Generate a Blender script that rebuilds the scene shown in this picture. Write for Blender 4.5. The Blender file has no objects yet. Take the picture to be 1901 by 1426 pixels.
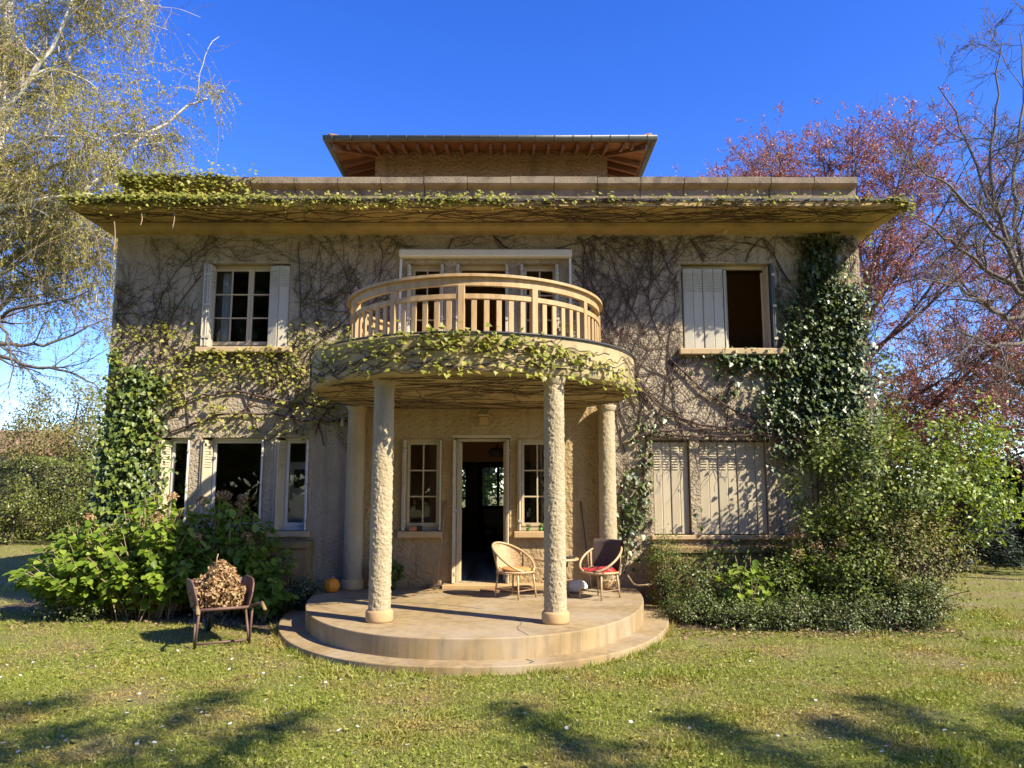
import bpy, math, random
import numpy as np
from mathutils import Vector, noise as mnoise

rng = np.random.default_rng(11)
random.seed(11)
scene = bpy.context.scene
COL = scene.collection

# ---------------------------------------------------------------- camera, sky, sun, exposure
CAM = np.array([0.45, -12.2, 1.8])
TILT = math.radians(7.9)
FPX = 1417.0
cam_d = bpy.data.cameras.new('camera')
cam = bpy.data.objects.new('camera', cam_d)
COL.objects.link(cam)
cam_d.sensor_width = 36.0
cam_d.lens = 36.0 * FPX / 1901.0
cam_d.clip_start = 0.05
cam_d.clip_end = 1500
cam.location = CAM
cam.rotation_euler = (math.pi / 2 + TILT, 0, 0)
scene.camera = cam

SUN = np.array([1.0, -0.62, 0.98])            # towards the sun
SUN = SUN / np.linalg.norm(SUN)
world = bpy.data.worlds.new('World')
scene.world = world
world.use_nodes = True
wn = world.node_tree
wn.nodes.clear()
w_out = wn.nodes.new('ShaderNodeOutputWorld')
w_bg = wn.nodes.new('ShaderNodeBackground')
w_sky = wn.nodes.new('ShaderNodeTexSky')
w_sky.sky_type = 'NISHITA'
w_sky.sun_disc = False
w_sky.sun_elevation = math.asin(SUN[2])
w_sky.sun_rotation = math.atan2(SUN[0], SUN[1])
w_sky.air_density = 1.0
w_sky.dust_density = 0.25
w_sky.ozone_density = 4.0
w_sky.altitude = 600
w_hsv = wn.nodes.new('ShaderNodeHueSaturation')
w_hsv.inputs['Saturation'].default_value = 1.30
w_hsv.inputs['Value'].default_value = 1.22
w_hsv.inputs['Hue'].default_value = 0.523
w_bg.inputs['Strength'].default_value = 0.12
wn.links.new(w_sky.outputs['Color'], w_hsv.inputs['Color'])
wn.links.new(w_hsv.outputs['Color'], w_bg.inputs['Color'])
wn.links.new(w_bg.outputs['Background'], w_out.inputs['Surface'])

sun_d = bpy.data.lights.new('sun', 'SUN')
sun_d.energy = 5.0
sun_d.angle = math.radians(0.53)
sun_d.color = (1.0, 0.90, 0.72)
sun = bpy.data.objects.new('sun', sun_d)
COL.objects.link(sun)
sun.location = (20, -15, 25)
sun.rotation_euler = Vector(SUN).to_track_quat('Z', 'Y').to_euler()

scene.view_settings.view_transform = 'Standard'
scene.view_settings.look = 'None'
scene.view_settings.gamma = 1.0
scene.view_settings.exposure = 1.12
scene.view_settings.use_curve_mapping = False
scene.cycles.max_bounces = 8
scene.cycles.transparent_max_bounces = 12


def at(u, v, y):
    """the point of the place seen at photo pixel (u, v) on the plane y"""
    a = (u - 950.5) / FPX
    b = (713 - v) / FPX
    d = np.array([a, math.cos(TILT) - b * math.sin(TILT), math.sin(TILT) + b * math.cos(TILT)])
    return CAM + d * ((y - CAM[1]) / d[1])


# ---------------------------------------------------------------- object helpers
def obj(name, me, mat=None, parent=None, loc=None, rot=None, scale=None):
    o = bpy.data.objects.new(name, me)
    COL.objects.link(o)
    if me is not None and mat is not None and not me.materials:
        me.materials.append(mat)
    if parent is not None:
        o.parent = parent
    if loc is not None:
        o.location = loc
    if rot is not None:
        o.rotation_euler = rot
    if scale is not None:
        o.scale = scale
    return o


def tag(o, label, cat, group=None):
    o['label'] = label
    o['category'] = cat
    if group:
        o['group'] = group
    return o


def thing(name, label, cat, loc=(0, 0, 0), rz=0.0, group=None):
    o = bpy.data.objects.new(name, None)
    COL.objects.link(o)
    o.empty_display_size = 0.2
    o.location = loc
    o.rotation_euler = (0, 0, rz)
    return tag(o, label, cat, group)


def struct(name, me, mat, parent=None):
    o = obj(name, me, mat, parent)
    if parent is None:
        o['kind'] = 'structure'
    return o


def copy_tree(o, parent=None):
    c = o.copy()
    COL.objects.link(c)
    c.parent = parent
    for ch in list(o.children):
        copy_tree(ch, c)
    return c


# ---------------------------------------------------------------- mesh helpers
def mesh_np(name, V, F, smooth=False):
    """V (n,3), F (m,3) or (m,4) arrays"""
    V = np.asarray(V, dtype=np.float32).reshape(-1, 3)
    F = np.asarray(F, dtype=np.int32)
    k = F.shape[1]
    me = bpy.data.meshes.new(name)
    me.vertices.add(len(V))
    me.vertices.foreach_set('co', V.ravel())
    me.loops.add(F.size)
    me.loops.foreach_set('vertex_index', F.ravel())
    me.polygons.add(len(F))
    me.polygons.foreach_set('loop_start', np.arange(0, F.size, k, dtype=np.int32))
    me.polygons.foreach_set('loop_total', np.full(len(F), k, dtype=np.int32))
    if smooth:
        me.polygons.foreach_set('use_smooth', np.ones(len(F), dtype=bool))
    me.update(calc_edges=True)
    return me


class MB:
    """collects polygons of one mesh"""

    def __init__(self):
        self.v = []
        self.f = []
        self.s = []

    def add(self, V, F, smooth=False):
        b = len(self.v)
        self.v += [tuple(p) for p in V]
        self.f += [tuple(b + i for i in f) for f in F]
        self.s += [smooth] * len(F)
        return self

    def box(self, x0, x1, y0, y1, z0, z1, bev=0.0):
        if bev <= 0:
            V = [(x, y, z) for z in (z0, z1) for y in (y0, y1) for x in (x0, x1)]
            F = [(0, 2, 3, 1), (4, 5, 7, 6), (0, 1, 5, 4), (1, 3, 7, 5), (3, 2, 6, 7), (2, 0, 4, 6)]
            return self.add(V, F)
        b = min(bev, (x1 - x0) * .45, (y1 - y0) * .45, (z1 - z0) * .45)
        V = []
        idx = {}
        for ix, sx in ((0, 1), (1, -1)):
            for iy, sy in ((0, 1), (1, -1)):
                for iz, sz in ((0, 1), (1, -1)):
                    c = ((x0, x1)[ix], (y0, y1)[iy], (z0, z1)[iz])
                    s = (sx, sy, sz)
                    for a in range(3):
                        p = [c[i] + (0 if i == a else s[i] * b) for i in range(3)]
                        idx[(ix, iy, iz, a)] = len(V)
                        V.append(p)
        F = []
        for a in range(3):
            o1, o2 = (a + 1) % 3, (a + 2) % 3
            for e in (0, 1):
                q = []
                for (p, r) in ((0, 0), (1, 0), (1, 1), (0, 1)):
                    k = [0, 0, 0]
                    k[a] = e
                    k[o1] = p
                    k[o2] = r
                    q.append(idx[(k[0], k[1], k[2], a)])
                F.append(q if e else q[::-1])
            for p in (0, 1):          # edges along axis a
                for r in (0, 1):
                    k0 = [0, 0, 0]
                    k0[o1] = p
                    k0[o2] = r
                    k1 = list(k0)
                    k1[a] = 1
                    q = [idx[(*k0, o1)], idx[(*k1, o1)], idx[(*k1, o2)], idx[(*k0, o2)]]
                    F.append(q if p == r else q[::-1])
        for c in [(i, j, k) for i in (0, 1) for j in (0, 1) for k in (0, 1)]:
            t = [idx[(*c, a)] for a in range(3)]
            F.append(t if sum(c) % 2 else t[::-1])
        return self.add(V, F)

    def tube(self, pts, r, sides=8, closed=False, cap=True):
        P = np.asarray(pts, dtype=float)
        n = len(P)
        R = np.full(n, r) if np.isscalar(r) else np.asarray(r, dtype=float)
        if closed:
            T = np.roll(P, -1, 0) - np.roll(P, 1, 0)
        else:
            T = np.gradient(P, axis=0)
        T /= np.linalg.norm(T, axis=1)[:, None] + 1e-9
        ref = np.array([0.31, 0.17, 0.93])
        if abs(np.dot(T.mean(0), ref)) > .8:
            ref = np.array([0.93, 0.31, 0.17])
        U = np.cross(T, ref)
        U /= np.linalg.norm(U, axis=1)[:, None] + 1e-9
        W = np.cross(T, U)
        a = np.linspace(0, 2 * np.pi, sides, endpoint=False)
        V = P[:, None] + R[:, None, None] * (np.cos(a)[None, :, None] * U[:, None] + np.sin(a)[None, :, None] * W[:, None])
        F = []
        m = n if closed else n - 1
        for i in range(m):
            j = (i + 1) % n
            for k in range(sides):
                l = (k + 1) % sides
                F.append((i * sides + k, j * sides + k, j * sides + l, i * sides + l))
        if cap and not closed:
            F.append(tuple(range(sides)))
            F.append(tuple((n - 1) * sides + k for k in range(sides))[::-1])
        return self.add(V.reshape(-1, 3), F, True)

    def lathe(self, prof, cx=0, cy=0, sides=32, smooth=True):
        """prof list of (r, z) from the bottom up"""
        n = len(prof)
        V = []
        for r, z in prof:
            for k in range(sides):
                a = 2 * math.pi * k / sides
                V.append((cx + r * math.cos(a), cy + r * math.sin(a), z))
        F = []
        for i in range(n - 1):
            for k in range(sides):
                l = (k + 1) % sides
                F.append((i * sides + k, i * sides + l, (i + 1) * sides + l, (i + 1) * sides + k))
        F.append(tuple(range(sides))[::-1])
        F.append(tuple((n - 1) * sides + k for k in range(sides)))
        return self.add(V, F, smooth)

    def extrude_profile_x(self, prof, x0, x1):
        """prof list of (y, z) counter-clockwise seen from +x"""
        n = len(prof)
        V = [(x0, y, z) for y, z in prof] + [(x1, y, z) for y, z in prof]
        F = [tuple(range(n))[::-1], tuple(range(n, 2 * n))]
        for i in range(n):
            j = (i + 1) % n
            F.append((i, j, n + j, n + i))
        return self.add(V, F)

    def bar(self, a, b, w, h, up=(0, 0, 1)):
        a = np.array(a, float)
        b = np.array(b, float)
        t = b - a
        t /= np.linalg.norm(t)
        s = np.cross(t, np.array(up, float))
        s /= np.linalg.norm(s)
        u = np.cross(s, t)
        V = []
        for p in (a, b):
            for i, j in ((-1, -1), (1, -1), (1, 1), (-1, 1)):
                V.append(p + s * i * w / 2 + u * j * h / 2)
        F = [(3, 2, 1, 0), (4, 5, 6, 7), (0, 1, 5, 4), (1, 2, 6, 5), (2, 3, 7, 6), (3, 0, 4, 7)]
        return self.add(V, F)

    def prism(self, outline, z0, z1, bevel=0.0):
        """vertical extrusion of an (x, y) outline, counter-clockwise; rounded top edge by bevel"""
        O = np.array(outline, float)
        n = len(O)
        rings = [(O, z0), (O, z1 - bevel)]
        if bevel > 0:
            T = np.roll(O, -1, 0) - np.roll(O, 1, 0)
            N = np.stack([T[:, 1], -T[:, 0]], 1)
            N /= np.linalg.norm(N, axis=1)[:, None]
            for a in (30, 60, 90):
                a = math.radians(a)
                rings.append((O - N * bevel * (1 - math.cos(a)), z1 - bevel + bevel * math.sin(a)))
        V = []
        for P, z in rings:
            V += [(p[0], p[1], z) for p in P]
        F = []
        for i in range(len(rings) - 1):
            for k in range(n):
                l = (k + 1) % n
                F.append((i * n + k, i * n + l, (i + 1) * n + l, (i + 1) * n + k))
        F.append(tuple(range(n))[::-1])
        F.append(tuple((len(rings) - 1) * n + k for k in range(n)))
        return self.add(V, F)

    def mesh(self, name):
        me = bpy.data.meshes.new(name)
        me.from_pydata([tuple(map(float, p)) for p in self.v], [], self.f)
        me.polygons.foreach_set('use_smooth', self.s)
        me.update()
        return me

    def build(self, name, mat, parent=None, loc=None, rot=None):
        return obj(name, self.mesh(name), mat, parent, loc, rot)


def pbox(name, x0, x1, y0, y1, z0, z1, mat, parent=None, bev=0.0):
    return MB().box(x0, x1, y0, y1, z0, z1, bev).build(name, mat, parent)


def tubes_np(P, R, sides=4):
    """many tubes at once: P (n,k,3), R (n,k) -> V, F"""
    n, k, _ = P.shape
    T = np.gradient(P, axis=1)
    T /= np.linalg.norm(T, axis=2, keepdims=True) + 1e-9
    ref = np.where(np.abs(T.mean(1)[:, 2:3]) > .75, np.array([[1., .2, .1]]), np.array([[.1, .2, 1.]]))
    U = np.cross(T, ref[:, None, :])
    U /= np.linalg.norm(U, axis=2, keepdims=True) + 1e-9
    W = np.cross(T, U)
    a = np.linspace(0, 2 * np.pi, sides, endpoint=False)
    V = P[:, :, None] + R[:, :, None, None] * (np.cos(a)[None, None, :, None] * U[:, :, None] + np.sin(a)[None, None, :, None] * W[:, :, None])
    base = (np.arange(n) * k * sides)[:, None, None]
    i = np.arange(k - 1)[None, :, None] * sides
    s = np.arange(sides)[None, None, :]
    s2 = (s + 1) % sides
    F = np.stack([base + i + s, base + i + sides + s, base + i + sides + s2, base + i + s2], -1).reshape(-1, 4)
    return V.reshape(-1, 3), F


def tube_mesh(name, groups, sides=4):
    Vs, Fs, off = [], [], 0
    for P, R, s in groups:
        V, F = tubes_np(P, R, s)
        Vs.append(V)
        Fs.append(F + off)
        off += len(V)
    return mesh_np(name, np.concatenate(Vs), np.concatenate(Fs), True)


# leaf templates: (verts: x across, y along, z up), triangles
def fan(outline, cz=0.06):
    o = np.array(outline, float)
    c = np.array([[0, o[:, 1].mean(), 0]])
    v = np.concatenate([np.c_[o, cz * np.abs(o[:, 0]) * 2 - 0.12 * (o[:, 1] - .4) ** 2], c * [1, 1, 0]])
    n = len(o)
    return v, np.array([(i, (i + 1) % n, n) for i in range(n)])


L_OVAL = fan([(0, 0), (.24, .2), (.34, .5), (.22, .8), (0, 1), (-.22, .8), (-.34, .5), (-.24, .2)], .14)
L_IVY = fan([(0, .05), (.30, -.06), (.50, .22), (.30, .42), (.30, .66), (0, 1.0), (-.30, .66), (-.30, .42), (-.50, .22), (-.30, -.06)], .12)
L_TRI = fan([(0, 0), (.20, .10), (.46, .25), (.30, .60), (.10, .72), (0, 1.0), (-.12, .70), (-.32, .58), (-.46, .22), (-.2, .10)], .10)
L_QUAD = (np.array([(0, 0, 0), (.30, .5, .08), (0, 1, -.03), (-.30, .5, .08)], float), np.array([(0, 1, 2), (0, 2, 3)]))
L_SLIM = (np.array([(0, 0, 0), (.16, .45, .05), (0, 1, -.03), (-.16, .45, .05)], float), np.array([(0, 1, 2), (0, 2, 3)]))
L_BLADE = (np.array([(-.07, 0, 0), (.07, 0, 0), (0, 1, .15)], float), np.array([(0, 1, 2)]))


def unit(a):
    return a / (np.linalg.norm(a, axis=-1, keepdims=True) + 1e-9)


def leaf_frames(N, D):
    N = unit(N)
    Yd = D - (D * N).sum(1, keepdims=True) * N
    Yd = unit(Yd)
    X = np.cross(Yd, N)
    return X, Yd, N


def leaves_np(P, N, D, S, tmpl):
    """P positions, N facing normals, D direction of the leaf axis, S sizes"""
    tv, tf = tmpl
    X, Yd, Nn = leaf_frames(N, D)
    S = np.asarray(S)[:, None, None]
    V = P[:, None] + S * (tv[None, :, 0:1] * X[:, None] + tv[None, :, 1:2] * Yd[:, None] + tv[None, :, 2:3] * Nn[:, None])
    F = tf[None] + (np.arange(len(P)) * len(tv))[:, None, None]
    return V.reshape(-1, 3), F.reshape(-1, 3)


def leaf_mesh(name, P, N, D, S, tmpl):
    V, F = leaves_np(P, N, D, S, tmpl)
    return mesh_np(name, V, F)


_leafdata = {}


def leaf_objects(parent, P, N, D, S, tmpl, mat, key, name='leaf'):
    """one object for each leaf, sharing mesh data"""
    from mathutils import Matrix
    if key not in _leafdata:
        me = mesh_np(name, tmpl[0], tmpl[1])
        me.materials.append(mat)
        _leafdata[key] = me
    me = _leafdata[key]
    X, Yd, Nn = leaf_frames(N, D)
    for i in range(len(P)):
        s = float(S[i])
        o = bpy.data.objects.new(name, me)
        COL.objects.link(o)
        o.parent = parent
        M = Matrix(((X[i][0] * s, Yd[i][0] * s, Nn[i][0] * s, P[i][0]),
                    (X[i][1] * s, Yd[i][1] * s, Nn[i][1] * s, P[i][1]),
                    (X[i][2] * s, Yd[i][2] * s, Nn[i][2] * s, P[i][2]),
                    (0, 0, 0, 1)))
        o.matrix_local = M


def foliage(parent, name, P, N, D, S, tmpl, mat, n_single=0, key=None, single='leaf'):
    """leaves: the n_single that show largest from the lawn as parts, the rest joined as one stuff part"""
    P, N, D, S = map(np.asarray, (P, N, D, S))
    if n_single:
        X, Yd, Nn = leaf_frames(N, D)
        view = unit(CAM[None] - P)
        score = S * np.abs((Nn * view).sum(1)) * (1 + .25 * ((P - P.mean(0)) * view).sum(1))
        order = np.argsort(-score)
        a, b = order[:n_single], order[n_single:]
        leaf_objects(parent, P[a], N[a], D[a], S[a], tmpl, mat, key, single)
        P, N, D, S = P[b], N[b], D[b], S[b]
    if len(P):
        o = obj(name, leaf_mesh(name, P, N, D, S, tmpl), mat, parent)
        o['kind'] = 'stuff'
        return o


def randn(n):
    return rng.normal(size=(n, 3))


def grow(PP, PR, per, ang, length, k, wob, bias=(0, 0, 0), tmin=.25, tmax=1.0, rr=.6, taper=.3, lvar=.35, shrink=.45):
    """children of polylines PP (n,m,3) -> polylines (n*per,k,3) and radii"""
    n, m, _ = PP.shape
    idx = np.repeat(np.arange(n), per)
    N = len(idx)
    t = rng.uniform(tmin, tmax, N)
    f = t * (m - 1)
    i0 = np.minimum(f.astype(int), m - 2)
    w = (f - i0)[:, None]
    A = PP[idx, i0]
    B = PP[idx, i0 + 1]
    base = A * (1 - w) + B * w
    r0 = (PR[idx, i0] * (1 - w[:, 0]) + PR[idx, i0 + 1] * w[:, 0]) * rr
    tan = unit(B - A)
    perp = unit(np.cross(tan, randn(N)))
    a = np.radians(rng.normal(ang[0], ang[1], N))[:, None]
    d = unit(np.cos(a) * tan + np.sin(a) * perp)
    L = length * (1 - shrink * t) * np.exp(rng.normal(0, lvar, N))
    out = np.empty((N, k, 3))
    out[:, 0] = base
    bias = np.asarray(bias, float)
    for j in range(1, k):
        d = unit(d + wob * randn(N) + bias[None] / k * 3)
        out[:, j] = out[:, j - 1] + d * (L / (k - 1))[:, None]
    R = r0[:, None] * np.linspace(1, taper, k)[None]
    return out, R


def along(P, per, jitter=0.0, tmin=.05, tmax=1.0):
    """points along polylines and their tangents"""
    n, m, _ = P.shape
    idx = np.repeat(np.arange(n), per)
    f = rng.uniform(tmin, tmax, len(idx)) * (m - 1)
    i0 = np.minimum(f.astype(int), m - 2)
    w = (f - i0)[:, None]
    A = P[idx, i0]
    B = P[idx, i0 + 1]
    return A * (1 - w) + B * w + jitter * randn(len(idx)), unit(B - A)


def poly(pts, k):
    """resample a polyline (smooth) to k points"""
    P = np.array(pts, float)
    d = np.r_[0, np.cumsum(np.linalg.norm(np.diff(P, axis=0), axis=1))]
    s = np.linspace(0, d[-1], k)
    Q = np.stack([np.interp(s, d, P[:, i]) for i in range(3)], 1)
    for _ in range(2):
        Q[1:-1] = (Q[:-2] + 2 * Q[1:-1] + Q[2:]) / 4
    return Q


# ---------------------------------------------------------------- materials
def new_mat(name):
    m = bpy.data.materials.new(name)
    m.use_nodes = True
    nt = m.node_tree
    b = nt.nodes['Principled BSDF']
    return m, nt, b


def ramp(nt, fac, stops):
    r = nt.nodes.new('ShaderNodeValToRGB')
    e = r.color_ramp.elements
    while len(e) < len(stops):
        e.new(0.5)
    for i, (p, c) in enumerate(stops):
        e[i].position = p
        e[i].color = (*c, 1)
    nt.links.new(fac, r.inputs['Fac'])
    return r.outputs['Color']


def noise_node(nt, vec, scale, detail=4, rough=.55, dist=0.0):
    n = nt.nodes.new('ShaderNodeTexNoise')
    n.inputs['Scale'].default_value = scale
    n.inputs['Detail'].default_value = detail
    n.inputs['Roughness'].default_value = rough
    n.inputs['Distortion'].default_value = dist
    if vec is not None:
        nt.links.new(vec, n.inputs['Vector'])
    return n.outputs['Fac']


def mixc(nt, fac, a, b, mode='MIX'):
    m = nt.nodes.new('ShaderNodeMix')
    m.data_type = 'RGBA'
    m.blend_type = mode
    for sock, val in ((m.inputs[0], fac), (m.inputs[6], a), (m.inputs[7], b)):
        if isinstance(val, (int, float)):
            sock.default_value = val
        elif isinstance(val, tuple):
            sock.default_value = (*val, 1)
        else:
            nt.links.new(val, sock)
    return m.outputs[2]


def mathn(nt, op, a, b=None):
    m = nt.nodes.new('ShaderNodeMath')
    m.operation = op
    for i, v in enumerate((a, b)):
        if v is None:
            continue
        if isinstance(v, (int, float)):
            m.inputs[i].default_value = v
        else:
            nt.links.new(v, m.inputs[i])
    return m.outputs[0]


def coord(nt, scale=(1, 1, 1), kind='Object'):
    t = nt.nodes.new('ShaderNodeTexCoord')
    mp = nt.nodes.new('ShaderNodeMapping')
    mp.inputs['Scale'].default_value = scale
    nt.links.new(t.outputs[kind], mp.inputs['Vector'])
    return mp.outputs['Vector']


def bump(nt, b, height, strength, dist):
    n = nt.nodes.new('ShaderNodeBump')
    n.inputs['Strength'].default_value = strength
    n.inputs['Distance'].default_value = dist
    nt.links.new(height, n.inputs['Height'])
    nt.links.new(n.outputs['Normal'], b.inputs['Normal'])


def stone(name, c1, c2, scale=3, rough=.85, bscale=60, bstr=.5, bdist=.006, stain=None, stain_amt=.5, stain_scale=(1.2, 1.2, .35), spec=.3, stain_lo=.48):
    m, nt, b = new_mat(name)
    v = coord(nt)
    col = ramp(nt, noise_node(nt, v, scale, 6, .65), [(.3, c1), (.7, c2)])
    if stain:
        f = noise_node(nt, coord(nt, stain_scale), 1.6, 7, .68, .4)
        f = ramp(nt, f, [(stain_lo, (0, 0, 0)), (stain_lo + .2, (stain_amt,) * 3)])
        col = mixc(nt, f, col, stain)
    nt.links.new(col, b.inputs['Base Color'])
    b.inputs['Roughness'].default_value = rough
    b.inputs['Specular IOR Level'].default_value = spec
    h = noise_node(nt, v, bscale, 5, .6)
    bump(nt, b, h, bstr, bdist)
    return m


def stucco(name, c1, c2, grain=28, depth=.02, stain=(.16, .13, .09)):
    m, nt, b = new_mat(name)
    v = coord(nt)
    col = ramp(nt, noise_node(nt, v, 2.2, 7, .7), [(.3, c1), (.72, c2)])
    f = ramp(nt, noise_node(nt, coord(nt, (1.6, 1.6, .4)), 1.3, 7, .7, .5), [(.5, (0, 0, 0)), (.72, (.55,) * 3)])
    col = mixc(nt, f, col, stain)
    f2 = ramp(nt, noise_node(nt, coord(nt, (9, 9, .35)), 1.0, 6, .65), [(.52, (0, 0, 0)), (.78, (.5,) * 3)])
    col = mixc(nt, f2, col, tuple(x * .8 for x in stain))
    nt.links.new(col, b.inputs['Base Color'])
    b.inputs['Roughness'].default_value = .92
    b.inputs['Specular IOR Level'].default_value = .2
    vo = nt.nodes.new('ShaderNodeTexVoronoi')
    vo.feature = 'SMOOTH_F1'
    vo.inputs['Scale'].default_value = grain
    vd = nt.nodes.new('ShaderNodeVectorMath')
    vd.operation = 'ADD'
    nz = nt.nodes.new('ShaderNodeTexNoise')
    nz.inputs['Scale'].default_value = grain * .6
    nz.inputs['Detail'].default_value = 3
    sc = nt.nodes.new('ShaderNodeVectorMath')
    sc.operation = 'SCALE'
    sc.inputs['Scale'].default_value = .05
    nt.links.new(v, nz.inputs['Vector'])
    nt.links.new(nz.outputs['Color'], sc.inputs[0])
    nt.links.new(v, vd.inputs[0])
    nt.links.new(sc.outputs[0], vd.inputs[1])
    nt.links.new(vd.outputs[0], vo.inputs['Vector'])
    h = mathn(nt, 'ADD', mathn(nt, 'MULTIPLY', vo.outputs['Distance'], -.9), noise_node(nt, v, grain * 1.3, 5, .65))
    bump(nt, b, h, 1.0, depth)
    return m


def leafmat(name, stops, rough=.5, trans=.35, spec=.4, tint=(1.0, 1.0, .55), noise=None):
    """colour varies leaf by leaf; light shines through"""
    m, nt, b = new_mat(name)
    g = nt.nodes.new('ShaderNodeNewGeometry')
    oi = nt.nodes.new('ShaderNodeObjectInfo')
    f = mathn(nt, 'FRACT', mathn(nt, 'ADD', g.outputs['Random Per Island'], oi.outputs['Random']))
    col = ramp(nt, f, stops)
    if noise:
        t = nt.nodes.new('ShaderNodeTexCoord')
        n = noise_node(nt, g.outputs['Position'], noise[0], 5, .6)
        fr = ramp(nt, n, [(noise[2], (0, 0, 0)), (noise[3], (1, 1, 1))])
        col = mixc(nt, fr, col, ramp(nt, f, noise[1]))
    nt.links.new(col, b.inputs['Base Color'])
    b.inputs['Roughness'].default_value = rough
    b.inputs['Specular IOR Level'].default_value = spec
    if trans > 0:
        tr = nt.nodes.new('ShaderNodeBsdfTranslucent')
        nt.links.new(mixc(nt, 1.0, col, tint, 'MULTIPLY'), tr.inputs['Color'])
        mx = nt.nodes.new('ShaderNodeMixShader')
        mx.inputs[0].default_value = trans
        nt.links.new(b.outputs[0], mx.inputs[1])
        nt.links.new(tr.outputs[0], mx.inputs[2])
        nt.links.new(mx.outputs[0], nt.nodes['Material Output'].inputs['Surface'])
    return m


def paint(name, c, rough=.5, dirt=(.25, .22, .17), amt=.4, scale=6, metal=0.0, spec=.4):
    m, nt, b = new_mat(name)
    v = coord(nt, (1, 1, .5))
    f = ramp(nt, noise_node(nt, v, scale, 8, .7), [(.45, (0, 0, 0)), (.8, (amt,) * 3)])
    nt.links.new(mixc(nt, f, c, dirt), b.inputs['Base Color'])
    b.inputs['Roughness'].default_value = rough
    b.inputs['Metallic'].default_value = metal
    b.inputs['Specular IOR Level'].default_value = spec
    bump(nt, b, noise_node(nt, coord(nt), 90, 3), .15, .003)
    return m


def wood(name, c1, c2, scale=4, axis=(1, 1, .08), rough=.6):
    m, nt, b = new_mat(name)
    v = coord(nt, axis)
    col = ramp(nt, noise_node(nt, v, scale * 8, 6, .65, .6), [(.3, c1), (.7, c2)])
    nt.links.new(col, b.inputs['Base Color'])
    b.inputs['Roughness'].default_value = rough
    bump(nt, b, noise_node(nt, v, scale * 14, 4), .3, .003)
    return m


def bark(name, c1, c2, scale=8, stretch=(1, 1, .3)):
    m, nt, b = new_mat(name)
    v = coord(nt, stretch)
    n = noise_node(nt, v, scale, 7, .7)
    nt.links.new(ramp(nt, n, [(.35, c1), (.65, c2)]), b.inputs['Base Color'])
    b.inputs['Roughness'].default_value = .9
    bump(nt, b, n, .6, .02)
    return m


M = {}
M['stucco'] = stucco('stucco', (.37, .30, .205), (.47, .39, .275), 26, .032)
M['porch_stucco'] = stucco('porch stucco', (.38, .27, .135), (.46, .34, .18), 20, .03, (.25, .17, .085))
M['column'] = stucco('column stucco', (.38, .305, .185), (.47, .385, .25), 55, .008, (.24, .19, .11))
M['soffit'] = stone('soffit render', (.38, .26, .105), (.45, .32, .14), 2.5, .9, 40, .25, .004, (.20, .14, .07), .6)
M['slab'] = stone('balcony render', (.34, .27, .14), (.43, .34, .19), 3, .9, 50, .4, .005, (.10, .085, .045), .8, (1, 1, .8))
M['trim'] = stone('window surround', (.44, .32, .17), (.50, .37, .21), 4, .85, 70, .3, .003, (.34, .25, .15), .4)
M['coping'] = stone('parapet stone', (.17, .135, .09), (.27, .215, .145), 2.5, .9, 35, .8, .016, (.06, .05, .035), .85, (1.4, 1.4, 1.2))
M['concrete'] = stone('terrace concrete', (.29, .205, .09), (.38, .275, .135), 1.8, .85, 90, .35, .004, (.22, .14, .065), .7, (.8, .8, .8), .35)
m_, nt_, b_ = M['concrete'], M['concrete'].node_tree, M['concrete'].node_tree.nodes['Principled BSDF']
src_ = b_.inputs['Base Color'].links[0].from_socket
st1 = ramp(nt_, noise_node(nt_, coord(nt_, (7, 7, .5)), 1.4, 6, .7), [(.45, (0, 0, 0)), (.72, (.8,) * 3)])
c1_ = mixc(nt_, st1, src_, (.13, .10, .06))
sp_ = ramp(nt_, noise_node(nt_, coord(nt_), 55, 3, .6), [(.66, (0, 0, 0)), (.74, (.6,) * 3)])
c2_ = mixc(nt_, sp_, c1_, (.12, .09, .06))
sp2 = ramp(nt_, noise_node(nt_, coord(nt_), 13, 2, .5), [(.74, (0, 0, 0)), (.78, (.7,) * 3)])
c3_ = mixc(nt_, sp2, c2_, (.55, .50, .42))
gr_ = ramp(nt_, noise_node(nt_, coord(nt_), .9, 5, .6, .3), [(.45, (0, 0, 0)), (.7, (.8,) * 3)])
nt_.links.new(mixc(nt_, gr_, c3_, (.37, .30, .205)), b_.inputs['Base Color'])
M['plinth'] = stone('column plinth stone', (.42, .27, .125), (.50, .34, .17), 5, .85, 60, .3, .003, (.35, .24, .12), .5)
M['yellow_stone'] = stone('planter stone', (.22, .15, .065), (.32, .225, .105), 4, .9, 45, .7, .012, (.07, .06, .03), .85)
M['rubble'] = stone('far house stone', (.38, .33, .26), (.55, .5, .42), 6, .9, 12, .6, .03)
M['tower_wall'] = stucco('tower stucco', (.26, .17, .095), (.34, .225, .13), 16, .04, (.15, .10, .06))
M['inner'] = stone('interior wall', (.30, .20, .11), (.34, .23, .13), 1, .9)
M['inner_orange'] = stone('interior orange wall', (.46, .23, .09), (.52, .27, .11), 1, .9)
M['floor_tile'] = stone('hall tile', (.22, .25, .28), (.30, .32, .34), 3, .22, 30, .1, .001, spec=.5)
M['grout'] = stone('tile grout', (.06, .06, .06), (.08, .08, .07), 5)
M['window_paint'] = paint('cream window paint', (.50, .40, .25), .5, (.33, .25, .16), .5)
M['white_paint'] = paint('white paint', (.62, .59, .53), .45, (.42, .37, .29), .25)
M['shutter'] = paint('grey white shutter', (.45, .42, .32), .55, (.30, .24, .17), .55, 5)
M['shutter_cream'] = paint('cream shutter', (.48, .41, .28), .55, (.34, .27, .16), .5, 5)
M['rust'] = paint('rusty brown metal', (.15, .085, .07), .6, (.10, .055, .03), .8, 14, .1)
M['zinc'] = paint('dark zinc', (.11, .12, .115), .45, (.05, .055, .05), .6, 6, .35)
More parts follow.
